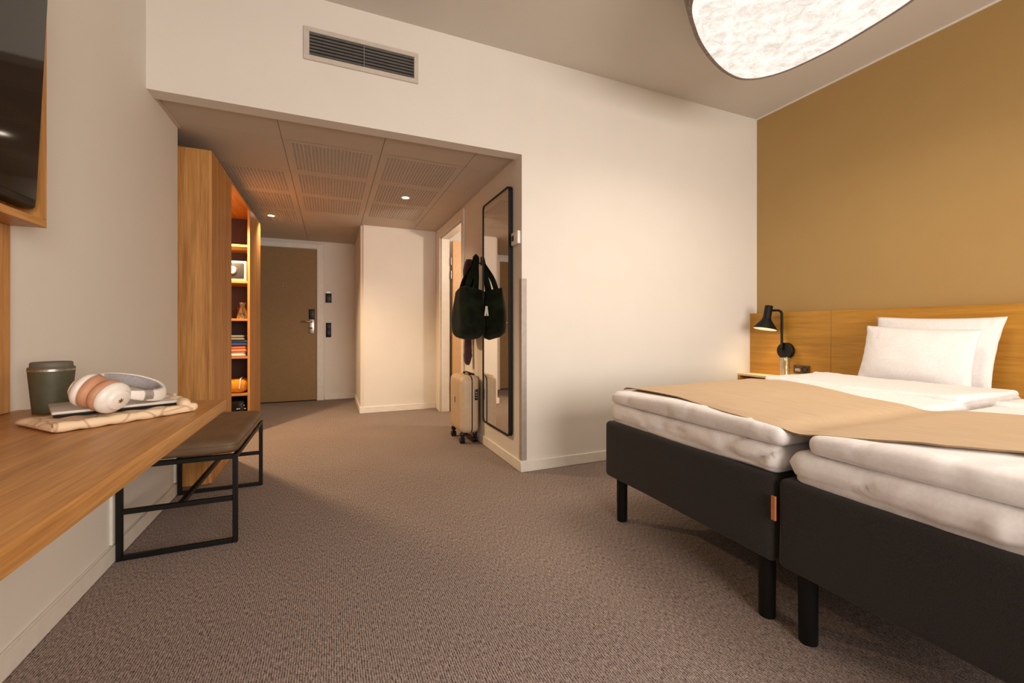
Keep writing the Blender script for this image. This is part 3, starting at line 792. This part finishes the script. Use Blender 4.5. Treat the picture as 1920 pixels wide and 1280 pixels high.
dk = thing('desk', 'long oak wall desk board with rounded front edge', 'desk', (XL, 0.6, 0.70))
box('tabletop', XL + 0.001, -0.324, -0.6, 1.706, 0.700, 0.737, 'oaky', dk, 0.004, 2)
for y in (-0.2, 0.7, 1.4):
    bm = bmesh.new(); bx(bm, XL + 0.001, XL + 0.03, y - 0.02, y + 0.02, 0.60, 0.70); bx(bm, XL + 0.03, -0.55, y - 0.02, y + 0.02, 0.685, 0.70); build('bracket', bm, 'trim', dk)

# cup
zt = 0.737
t = thing('travel_mug', 'olive green travel mug with a grey lid and metal ring on the desk', 'mug', (-0.728, 1.625, zt))
cc = (-0.728, 1.625, zt)
bm = bmesh.new(); lathe(bm, [(0, 0), (0.0365, 0), (0.0385, 0.002), (0.0475, 0.117), (0.046, 0.117), (0, 0.115)], cc, 48); build('body', bm, 'cup', t, smooth='angle')
bm = bmesh.new(); lathe(bm, [(0.046, 0.1172), (0.0482, 0.1172), (0.0486, 0.1235), (0.046, 0.1240)], cc, 48); build('metal_ring', bm, 'steel', t, smooth='angle')
bm = bmesh.new(); lathe(bm, [(0, 0.1242), (0.0475, 0.1242), (0.0478, 0.1275), (0.0435, 0.129), (0.0428, 0.1405), (0.040, 0.1425), (0.036, 0.141), (0, 0.141)], cc, 48); build('lid', bm, 'cuplid', t, smooth='angle')

# quilted sleeve, laptop, headphones
A = Vector((-0.569, 1.271)); B = Vector((-0.711, 1.447)); Cc = Vector((-0.357, 1.503))
eu = Vector((math.cos(math.radians(42.5)), math.sin(math.radians(42.5)))); ev = Vector((-eu.y, eu.x))
LU, LV = 0.30, 0.212
def lay(u, v, z): q = A + eu * u + ev * v; return Vector((q.x, q.y, z))
ang = math.atan2(eu.y, eu.x)
t = thing('laptop_sleeve', 'cream quilted fabric laptop sleeve lying on the desk', 'sleeve', lay(LU / 2, LV / 2, zt))
LM = Matrix.Translation((A.x, A.y, zt)) @ Matrix.Rotation(ang, 4, 'Z')
def quilt_d(p, n):
    e = abs(math.sin(p.x * PI / 0.052)) * (0.6 + 0.4 * abs(math.sin(p.y * PI / 0.05)))
    return 0.004 * (e - 0.6) + 0.003 * noise.noise(p * 30)
bm = bmesh.new(); rbox(bm, 0, LU, 0, LV, 0.001, 0.017, (0.012, 0.012, 0.0079), 0.008, disp=lambda p, n: quilt_d(p, n) * (1 if n.z > -0.3 else 0.1))
bmesh.ops.transform(bm, verts=bm.verts, matrix=LM); build('padding', bm, 'quilt', t, smooth=True)
def edge_roll(name, pts, r, bump_n):
    P3 = catmull(pts, 8); n = len(P3)
    rad = [r * (0.82 + 0.25 * abs(math.sin(i / (n - 1) * PI * bump_n))) for i in range(n)]
    bm = bmesh.new(); sweep(bm, [LM @ p for p in P3], rad, 12); build(name, bm, 'quilt', t, smooth=True)
edge_roll('rolled_edge', [(0.004, 0.008, 0.013), (LU * 0.33, 0.004, 0.012), (LU * 0.7, 0.008, 0.012), (LU, 0.012, 0.014)], 0.0115, 6)
edge_roll('rolled_edge', [(LU - 0.03, 0.008, 0.022), (LU - 0.012, 0.06, 0.024), (LU - 0.008, 0.12, 0.024), (LU - 0.012, 0.2, 0.022)], 0.015, 3)
zl = zt + 0.0185
t = thing('laptop', 'closed silver laptop lying on the cream sleeve', 'laptop', lay(0.15, 0.13, zl))
LM2 = Matrix.Translation((-0.622, 1.386, zl)) @ Matrix.Rotation(math.radians(26), 4, 'Z')
def lp(name, mat, *b_, bev=0.003):
    bm = bmesh.new(); bx(bm, *b_, bev, 2); bmesh.ops.transform(bm, verts=bm.verts, matrix=LM2); return build(name, bm, mat, t, smooth='angle')
lp('base', 'blackp', 0.003, 0.257, 0.003, 0.187, 0, 0.006)  # black colour stands in for the shadow gap below the laptop
lp('display_lid', 'silver', 0, 0.26, 0, 0.19, 0.0065, 0.0145)
hz = zl + 0.0148
hp = thing('headphones', 'white over-ear headphones with tan ear pads resting on the laptop', 'headphones', lay(0.1, 0.1, hz))
hc_ = Vector((-0.535, 1.40, 0.809))
yd = Vector((0.244, 0.967, 0)).normalized(); xd = Vector((yd.y, -yd.x, 0))       # yd: towards the headband, xd: towards the near cup
HM = Matrix(((xd.x, yd.x, 0, hc_.x), (xd.y, yd.y, 0, hc_.y), (0, 0, 1, hc_.z), (0, 0, 0, 1))) @ Matrix.Rotation(math.radians(20), 4, 'Y')
def cup(side):
    tw = Matrix.Rotation(side * math.radians(-9), 4, 'Z')
    cm = HM @ Matrix.Translation((side * 0.0015, 0, 0)) @ tw @ Matrix.Rotation(side * PI / 2, 4, 'Y') @ Matrix.Diagonal((1.0, 1.12, 1, 1))
    bm = bmesh.new(); lathe(bm, [(0.018, 0.002), (0.026, 0.0), (0.036, 0.003), (0.0415, 0.013), (0.0405, 0.022), (0.036, 0.0265), (0.0, 0.0265)], seg=40, mat4=cm)
    lathe(bm, [(0.0, 0.006), (0.018, 0.006), (0.018, 0.002)], seg=40, mat4=cm)
    build('ear_pad', bm, 'tan', hp, smooth=True)
    bm = bmesh.new(); lathe(bm, [(0.0, 0.026), (0.039, 0.026), (0.041, 0.029), (0.039, 0.037), (0.031, 0.045), (0.0255, 0.0465), (0.0245, 0.051), (0.022, 0.053), (0, 0.053)], seg=40, mat4=cm)
    sh = build('ear_cup', bm, 'white', hp, smooth=True)
    if side > 0:
        bm = bmesh.new()
        for a in range(3):
            r_ = cm @ Matrix.Rotation(a * PI / 3 + 0.2, 4, 'Z')
            b2 = bmesh.new(); bx(b2, -0.0065, 0.0065, -0.0013, 0.0013, 0.0528, 0.0536); bmesh.ops.transform(b2, verts=b2.verts, matrix=r_)
            me_ = bpy.data.meshes.new('tmp'); b2.to_mesh(me_); b2.free(); bm.from_mesh(me_); bpy.data.meshes.remove(me_)
        build('gold_emblem', bm, 'gold', sh)
for s in (-1, 1): cup(s)
arc = [(-0.036, 0.018, 0.008), (-0.058, 0.052, 0.006), (-0.070, 0.100, 0.003), (-0.058, 0.150, 0.0), (-0.024, 0.178, 0.0), (0.024, 0.178, 0.0), (0.058, 0.150, 0.0), (0.070, 0.100, 0.003), (0.058, 0.052, 0.006), (0.036, 0.018, 0.008)]
P4 = catmull(arc, 6); n4 = len(P4)
bm = bmesh.new(); sweep(bm, [HM @ p for p in P4], 0, 14, flat=lambda t_: (0.0045 + 0.003 * math.sin(t_ * PI), 0.007 + 0.012 * math.sin(t_ * PI) ** 0.6), up=(0, 0, 1)); build('headband', bm, 'white', hp, smooth=True)
inn = [p - Vector((p.x, p.y - 0.07, 0)).normalized() * 0.0075 for p in P4[int(n4 * 0.22):int(n4 * 0.79)]]
bm = bmesh.new(); sweep(bm, [HM @ p for p in inn], 0, 12, flat=lambda t_: (0.0042, 0.0165), up=(0, 0, 1)); build('headband_cushion', bm, 'greyfab', hp, smooth=True)
for s in (-1, 1):
    bm = bmesh.new(); sweep(bm, [HM @ Vector((s * 0.060, 0.058, 0.006)), HM @ Vector((s * 0.0665, 0.082, 0.005))], 0, 10, flat=(0.0088, 0.0150), up=(0, 0, 1)); build('slider', bm, 'alu', hp, smooth='angle')

# ------------------------------------------------------------------ bench
bn = thing('bench', 'brown leather bench on a black square tube frame beside the desk', 'bench', (-0.6, 2.69, 0))
bx0, bx1, by0, by1 = -0.826, -0.392, 2.286, 3.084; q = 0.020
bm = bmesh.new(); rbox(bm, bx0 + 0.002, bx1 + 0.004, by0 - 0.006, by1 + 0.006, 0.404, 0.468, (0.045, 0.045, 0.024), 0.02,
     warp=lambda p: Vector((p.x, p.y, p.z + (0.006 * (1 - ((p.x - (bx0 + bx1) / 2) / 0.22) ** 2) if p.z > 0.44 else 0))), disp=lambda p, n: 0.002 * noise.noise(p * 9))
cu = build('seat_cushion', bm, 'leather', bn, smooth=True)
bm = bmesh.new(); pts = []
for (a, b_) in rrect(by0 - 0.007, by1 + 0.007, bx0 + 0.001, bx1 + 0.005, 0.045): pts.append((b_, a, 0.447))
sweep(bm, pts + [pts[0]], 0.0022, 6, cap=False); build('seam', bm, 'leather', cu, smooth=True)
for y in (by0, by1 - q):
    def bar(name, *b_): return box(name, *b_, 'black', bn, 0.0015, 1)
    bar('leg', bx0, bx0 + q, y, y + q, 0, 0.403); bar('leg', bx1 - q, bx1, y, y + q, 0, 0.403)
    bar('floor_rail', bx0 + q, bx1 - q, y, y + q, 0, q); bar('top_rail', bx0 + q, bx1 - q, y, y + q, 0.383, 0.403); bar('stretcher', bx0 + q, bx1 - q, y, y + q, 0.193, 0.213)
box('long_stretcher', -0.619, -0.599, by0 + q, by1 - q, 0.193, 0.213, 'black', bn, 0.0015, 1)
for x in (bx0, bx1 - q): box('seat_rail', x, x + q, by0 + q, by1 - q, 0.383, 0.403, 'black', bn, 0.0015, 1)

# ------------------------------------------------------------------ beds
def bed(y0, y1, label):
    t = thing('bed', label, 'bed', (2.35, (y0 + y1) / 2, 0), 'twin beds pushed together')
    bm = bmesh.new(); rbox(bm, 1.30, 3.40, y0, y1, 0.222, 0.503, 0.022, 0.08, disp=lambda p, n: 0.0025 * noise.noise(p * 5)); build('box_spring', bm, 'charcoal', t, smooth=True)
    for x in (1.368, 3.3):
        for y in (y0 + 0.07, y1 - 0.055):
            bm = bmesh.new(); lathe(bm, [(0, 0), (0.025, 0), (0.026, 0.003), (0.027, 0.225), (0, 0.225)], (x, y, 0), 24); build('leg', bm, 'black', t, smooth='angle')
    return t
b1 = bed(0.929, 1.84, 'charcoal upholstered bed base nearest the hallway wall')
b2 = bed(0.008, 0.918, 'charcoal upholstered bed base nearest the camera')
bm = bmesh.new(); bx(bm, 1.292, 1.299, 0.9165, 0.931, 0.365, 0.442, 0.001, 1); build('leather_tab', bm, 'copper', b1, label='copper leather tab')


def wr_noise(p, f, seed=0):
    return noise.noise(Vector((p.x * f, p.y * f, p.z * f * 1.5 + seed)))
def wrinkle(amp, seed):
    """soft swelling plus narrow creases that run diagonally down the hanging cloth"""
    def f(p, n):
        q = Vector((p.x * 2.2 + p.y * 1.2 + seed, p.y * 3.2 - p.x * 1.0, p.z * 5.0))
        soft = noise.noise(q)
        def crease(t, s_, w):
            return max(0.0, 1 - abs(noise.noise(Vector((t, s_, seed * 1.7)))) * w) ** 1.6
        side = 1 - abs(n.z)
        c1 = crease(p.y * 5.5 + p.z * 8.0 + p.x * 3.0, p.y * 2.0 - p.z * 4.0, 6.0) * noise.noise(q * 1.3 + Vector((9, 0, 0)))
        c2 = crease(p.x * 5.0 - p.y * 2.5, p.y * 1.1 + p.x * 0.8, 9.0) * noise.noise(q * 1.1 + Vector((0, 7, 0)))
        k = 0.3 if n.z > 0.7 and 1.36 < p.x < 2.4 else 1.0
        return k * amp * (0.75 * soft + (4.2 * c1) * (0.3 + 0.7 * side) + 1.5 * c2 + 0.12 * noise.noise(q * 4.0))
    return f
def mattress(y0, y1, seed, label):
    wk = wrinkle(0.011, seed)
    def warp(p):
        if p.z < 0.56:       # sheet hangs lower in soft waves at the foot and side
            p = p.copy(); p.z -= 0.009 * (1 + noise.noise(Vector((p.x * 2, p.y * 4.5, seed)))) if p.z < 0.52 else 0
        return p
    bm = bmesh.new(); rbox(bm, 1.306, 3.395, y0, y1, 0.506, 0.602, 0.045, 0.017, disp=lambda p, n: wk(p, n) * (0.2 if n.z < -0.6 else 1.0), warp=warp)
    t = build('mattress', bm, 'crumple', None, (2.35, (y0 + y1) / 2, 0.5), smooth=True)
    tag(t, label, 'mattress', 'mattresses on the twin beds'); return t
mattress(0.914, 1.812, 1.7, 'white sheeted mattress on the bed nearest the hallway wall')
mattress(0.012, 0.892, 5.3, 'white sheeted mattress on the bed nearest the camera')
def duvet(y0, y1, seed, label):
    wk = wrinkle(0.010, seed)
    def warp(p):
        p = p.copy()
        c = (p.y - y0) / (y1 - y0)
        if p.z > 0.62: p.z += 0.012 * math.sin(max(0, min(1, c)) * PI) + 0.012 * max(0, min(1, (p.x - 1.8) / 0.8))
        return p
    t = thing('duvet', label, 'duvet', (2.2, (y0 + y1) / 2, 0.6), 'duvets on the twin beds')
    bm = bmesh.new(); rbox(bm, 1.306, 2.98, y0, y1, 0.597, 0.657, 0.028, 0.017, disp=lambda p, n: wk(p, n) * (0.15 if n.z < -0.6 else 1), warp=warp)
    build('cover', bm, 'crumple', t, smooth=True)
    bm = bmesh.new(); rbox(bm, 2.42, 2.97, y0 + 0.01, y1 - 0.015, 0.655, 0.688, 0.016, 0.03, disp=lambda p, n: 1.0 * wk(p + Vector((3, 0, 0)), n) * (0.15 if n.z < -0.6 else 1)); build('turned_back_end', bm, 'crumple', t, smooth=True)
    return t
duvet(0.90, 1.80, 2.9, 'white duvet folded on the bed nearest the hallway wall')
duvet(0.02, 0.835, 8.1, 'white duvet folded on the bed nearest the camera')

# bed runner: thick cloth over both duvets
def lerp_tab(tab, y):
    tab = sorted(tab)
    if y <= tab[0][0]: return tab[0][1]
    for (a, va), (b_, vb) in zip(tab, tab[1:]):
        if y <= b_: return va + (vb - va) * (y - a) / (b_ - a)
    return tab[-1][1]
foot = [(0.0, 1.62), (0.462, 1.50), (0.56, 1.42), (0.68, 1.37), (0.82, 1.325), (0.94, 1.325), (1.14, 1.33), (1.43, 1.39), (1.82, 1.41)]
head = [(0.0, 2.16), (0.645, 2.14), (0.835, 2.07), (1.1, 2.10), (1.57, 2.33), (1.82, 2.30)]
rn = thing('bed_runner', 'beige bed runner laid across both beds', 'bed runner', (1.8, 0.9, 0.67))
def runz(x, y):
    def hump(a, b_): c = (y - a) / (b_ - a); return math.sin(max(0, min(1, c)) * PI) if 0 <= c <= 1 else 0
    z = 0.667 + 0.012 * hump(0.9, 1.8) + 0.012 * hump(0.02, 0.835) + 0.012 * max(0, min(1, (x - 1.8) / 0.8))
    z -= 0.010 * math.exp(-((y - 0.868) / 0.05) ** 2)
    if y > 1.80: z -= 0.45 * (y - 1.80)
    z -= 0.012 * math.exp(-max(0, x - lerp_tab(foot, y)) / 0.02) * max(0, min(1, (1.40 - x) / 0.05))
    return z + 0.003 * noise.noise(Vector((x * 5, y * 3, 0))) + 0.0015 * noise.noise(Vector((x * 22, y * 4, 3)))
NU, NV = 40, 90
bm = bmesh.new(); top = []; bot = []
for j in range(NV + 1):
    y = 0.015 + (1.825 - 0.015) * j / NV; xa, xb = lerp_tab(foot, y), lerp_tab(head, y)
    top.append([bm.verts.new((xa + (xb - xa) * i / NU, y, runz(xa + (xb - xa) * i / NU, y) + 0.0045)) for i in range(NU + 1)])
    bot.append([bm.verts.new((xa + (xb - xa) * i / NU, y, runz(xa + (xb - xa) * i / NU, y))) for i in range(NU + 1)])
for j in range(NV):
    for i in range(NU):
        bm.faces.new((top[j][i], top[j][i + 1], top[j + 1][i + 1], top[j + 1][i])); bm.faces.new((bot[j][i], bot[j + 1][i], bot[j + 1][i + 1], bot[j][i + 1]))
    bm.faces.new((top[j][0], top[j + 1][0], bot[j + 1][0], bot[j][0])).material_index = 1
    bm.faces.new((top[j][NU], bot[j][NU], bot[j + 1][NU], top[j + 1][NU])).material_index = 1
for i in range(NU):
    bm.faces.new((top[0][i], bot[0][i], bot[0][i + 1], top[0][i + 1])); bm.faces.new((top[NV][i], top[NV][i + 1], bot[NV][i + 1], bot[NV][i]))
build('cloth', bm, ['runner', 'runnerb'], rn, smooth='angle')

# pillows
def pillow(center, wy, hz_, th, tilt_deg, yaw, seed, label, roll=0.0, taper=0.0):
    t = thing('pillow', label, 'pillow', center, 'pillows against the headboard')
    bm = bmesh.new(); n = 44; m = 30
    mt = Matrix.Translation(center) @ Matrix.Rotation(yaw, 4, 'Z') @ Matrix.Rotation(math.radians(tilt_deg), 4, 'Y') @ Matrix.Rotation(math.radians(roll), 4, 'X')
    rows = {}
    for s in (1, -1):
        for i in range(n + 1):
            for j in range(m + 1):
                u = -1 + 2 * i / n; v = -1 + 2 * j / m
                edge = i in (0, n) or j in (0, m)
                if edge and s == -1: rows[(s, i, j)] = rows[(1, i, j)]; continue
                pin = 1 - 0.05 * (1 - abs(v) ** 2) * abs(u) ** 6; pinv = 1 - 0.06 * (1 - abs(u) ** 2) * abs(v) ** 6
                y = u * wy / 2 * pin * (1 - taper * (1 - v) / 2); z = v * hz_ / 2 * pinv
                f = ((1 - abs(u) ** 2.6) * (1 - abs(v) ** 2.6)) ** 0.62
                q_ = Vector((u * 2.2 + seed, v * 2.4, s * 0.7))
                x = s * th / 2 * f * (1 + 0.12 * noise.noise(q_ * 0.6)) + 0.003 * noise.noise(Vector((u * 2.5 + v * 2 + seed, v * 3 - u * 1.2, s))) * (1 - max(abs(u), abs(v)) ** 8)
                x += 0.006 * noise.noise(Vector((u * 12, v * 5 + seed, 0))) * abs(u) ** 2
                rows[(s, i, j)] = bm.verts.new(mt @ Vector((x, y, z)))
    for s in (1, -1):
        for i in range(n):
            for j in range(m):
                vs4 = [rows[(s, i, j)], rows[(s, i + 1, j)], rows[(s, i + 1, j + 1)], rows[(s, i, j + 1)]]
                try: bm.faces.new(vs4 if s > 0 else vs4[::-1])
                except ValueError: pass
    build('cover', bm, 'linen', t, smooth=True)
    ring = [rows_co for rows_co in []]
    return t
pillow((3.325, 1.378, 0.842), 0.60, 0.42, 0.12, 9, 0.0, 1.0, 'larger white pillow leaning on the oak headboard at the back', 1.5, 0.1)
pillow((3.175, 1.395, 0.815), 0.535, 0.35, 0.13, 14, 0.03, 4.0, 'smaller white pillow leaning in front of the other pillow', 3.0)

# ------------------------------------------------------------------ headboard, nightstand, lamp
hb = thing('headboard', 'long oak headboard panel wall-mounted behind the bed', 'headboard', (3.45, 1.2, 0))
for (a, b_) in ((1.992, 2.654), (-0.3, 1.990)):
    box('panel', 3.415, XO - 0.001, a, b_, 0.25, 1.112, 'oakhead', hb, 0.0015, 1)
ns = thing('nightstand', 'shallow pale open nightstand shelf under the lamp', 'nightstand', (3.34, 2.3, 0.45))
NX0, NX1, NY0, NY1 = 3.263, 3.4145, 1.93, 2.652
box('top_board', NX0, NX1, NY0, NY1, 0.576, 0.593, 'cream', ns, 0.001, 1)
box('side_board', NX0, NX1, NY1 - 0.016, NY1, 0.44, 0.576, 'oakhead', ns, 0.001, 1)
box('side_board', NX0, NX1, NY0, NY0 + 0.016, 0.44, 0.576, 'oakhead', ns, 0.001, 1)
box('bottom_board', NX0, NX1, NY0, NY1, 0.424, 0.44, 'oakhead', ns, 0.001, 1)
box('back_board', NX1 - 0.008, NX1, NY0 + 0.016, NY1 - 0.016, 0.44, 0.576, 'oakhead', ns)

lm = thing('wall_lamp', 'black bedside wall lamp with a conical shade on the headboard', 'lamp', (3.40, 2.325, 0.80))
bm = bmesh.new(); lathe(bm, [(0, -0.034), (0.060, -0.034), (0.066, -0.028), (0.066, 0.0), (0, 0.0)], mat4=Matrix.Translation((3.4148, 2.322, 0.80)) @ Matrix.Rotation(PI / 2, 4, 'Y'), seg=40); build('wall_disc', bm, 'black', lm, smooth='angle')
stem = catmull([(3.372, 2.335, 0.81), (3.372, 2.335, 0.95), (3.372, 2.335, 1.07), (3.370, 2.338, 1.112), (3.362, 2.36, 1.128), (3.348, 2.395, 1.128)], 6)
bm = bmesh.new(); sweep(bm, stem, 0.0095, 12); build('arm', bm, 'black', lm, smooth=True)
SM = Matrix.Translation((3.335, 2.418, 1.168)) @ Matrix.Rotation(math.radians(2.4), 4, 'X') @ Matrix.Rotation(math.radians(11), 4, 'Y')
bm = bmesh.new(); lathe(bm, [(0, 0.0), (0.028, 0.0), (0.030, -0.003), (0.030, -0.095), (0.036, -0.118), (0.088, -0.192), (0.0885, -0.197), (0.0865, -0.197), (0.034, -0.119), (0.0275, -0.096), (0.0275, -0.006), (0, -0.006)], seg=44, mat4=SM)
sh = build('shade', bm, 'black', lm, smooth='angle')
bm = bmesh.new(); lathe(bm, [(0.0855, -0.1965), (0.0335, -0.121), (0.027, -0.098)], seg=44, mat4=SM); build('shade_lining', bm, 'white', sh, smooth=True)
bm = bmesh.new(); lathe(bm, [(0, -0.165), (0.018, -0.158), (0.025, -0.14), (0.021, -0.12), (0.012, -0.09), (0, -0.09)], seg=24, mat4=SM); build('bulb', bm, 'bulb', lm, smooth=True)
sp_loc = SM @ Vector((0, 0, -0.175)); spot('wall_lamp_beam', sp_loc, sp_loc + Vector((-0.35, -0.25, -1)), 9, (1.0, 0.74, 0.42), math.radians(125), 1.0, 0.03, lm)

bm = bmesh.new(); lathe(bm, [(0, 0), (0.032, 0), (0.034, 0.004), (0.037, 0.155), (0.0352, 0.156), (0.032, 0.012), (0, 0.010)], (3.335, 2.285, 0.5935), 36)
tag(build('water_glass', bm, 'glass', loc=(3.335, 2.285, 0.5935), smooth=True), 'tall clear drinking glass on the nightstand below the lamp', 'glass')
t = thing('wall_socket', 'brown double wall socket in the headboard beside the bed', 'socket', (3.4148, 2.2, 0.66))
M['sockbrown'] = noisy('socket_brown', (74, 52, 34), (84, 60, 40), scale=40, rough=0.4)
box('plate', 3.404, 3.4148, 2.140, 2.262, 0.627, 0.690, 'sockbrown', t, 0.003)
box('usb_insert', 3.4025, 3.405, 2.208, 2.25, 0.640, 0.662, 'alu', t, 0.001, 1)
bm = bmesh.new(); lathe(bm, [(0.022, -0.003), (0.022, 0.002), (0.018, 0.002), (0.018, -0.001), (0, -0.001)], mat4=Matrix.Translation((3.404, 2.174, 0.659)) @ Matrix.Rotation(-PI / 2, 4, 'Y'), seg=24); build('outlet', bm, 'blackp', t, smooth='angle')

# ------------------------------------------------------------------ pendant lamp
ZB = 2.55
pd = thing('pendant_lamp', 'large glowing pebble-shaped felt pendant lamp over the bed', 'lamp', (2.05, 1.3, ZB))
ol = catmull([(1.595, 1.546, 0), (1.785, 1.705, 0), (2.013, 1.824, 0), (2.25, 1.903, 0), (2.43, 1.90, 0), (2.555, 1.77, 0), (2.603, 1.55, 0), (2.603, 1.36, 0), (2.57, 1.132, 0), (2.47, 0.86, 0), (2.26, 0.68, 0), (1.98, 0.63, 0), (1.70, 0.74, 0), (1.53, 0.97, 0), (1.48, 1.26, 0)], 8, True)
cen = Vector((2.05, 1.27, 0)); no = len(ol)
def ring(bm, off, z):
    out = []
    for i, p in enumerate(ol):
        t_ = (ol[(i + 1) % no] - ol[i - 1]).normalized(); nrm = Vector((t_.y, -t_.x, 0))
        if nrm.dot(p - cen) < 0: nrm = -nrm
        out.append(bm.verts.new((p.x + nrm.x * off, p.y + nrm.y * off, z)))
    return out
def skin(bm, a, b_):
    for i in range(no): bm.faces.new((a[i], a[(i + 1) % no], b_[(i + 1) % no], b_[i]))
M['feltgrey'] = noisy('grey_felt_rim', (120, 110, 102), (150, 138, 128), scale=70, rough=0.95)
bm = bmesh.new(); r0 = ring(bm, -0.006, ZB); r1 = ring(bm, 0.014, ZB + 0.004); r2 = ring(bm, 0.045, ZB + 0.14); r3 = ring(bm, 0.008, ZB + 0.14); r4 = ring(bm, -0.006, ZB + 0.012)
skin(bm, r0, r1); skin(bm, r1, r2); skin(bm, r2, r3); skin(bm, r3, r4); skin(bm, r4, r0); build('shade_rim', bm, 'feltgrey', pd, smooth='angle')
bm = bmesh.new(); rings_ = []
for k in range(6):
    f = 1 - k / 6
    rings_.append([bm.verts.new((cen.x + (p.x - cen.x) * f * 0.994, cen.y + (p.y - cen.y) * f * 0.994, ZB + 0.004 - 0.016 * (1 - f) * (1 + f))) for p in ol])
for a, b_ in zip(rings_, rings_[1:]): skin(bm, a, b_)
cvt = bm.verts.new((cen.x, cen.y, ZB - 0.012))
for i in range(no): bm.faces.new((rings_[-1][i], rings_[-1][(i + 1) % no], cvt))
build('felt_diffuser', bm, 'felt', pd, smooth=True)
bm = bmesh.new(); a = ring(bm, 0.019, ZB + 0.14); b_ = ring(bm, 0.019, ZB + 0.15); skin(bm, a, b_); bm.faces.new(a); bm.faces.new(b_[::-1]); build('top_plate', bm, 'white', pd)
for (x, y) in ((1.8, 1.1), (2.3, 1.1), (2.05, 1.6)):
    bm = bmesh.new(); sweep(bm, [(x, y, ZB + 0.15), (x, y, ZC)], 0.003, 8); build('cable', bm, 'black', pd, smooth=True)

pl = bpy.data.lights.new('pendant_light', 'AREA'); pl.shape = 'DISK'; pl.size = 0.8; pl.energy = 15; pl.color = (1.0, 0.84, 0.66); pl.spread = math.radians(155)
plo = bpy.data.objects.new('pendant_light', pl); link(plo, pd, (2.05, 1.27, ZB - 0.03))
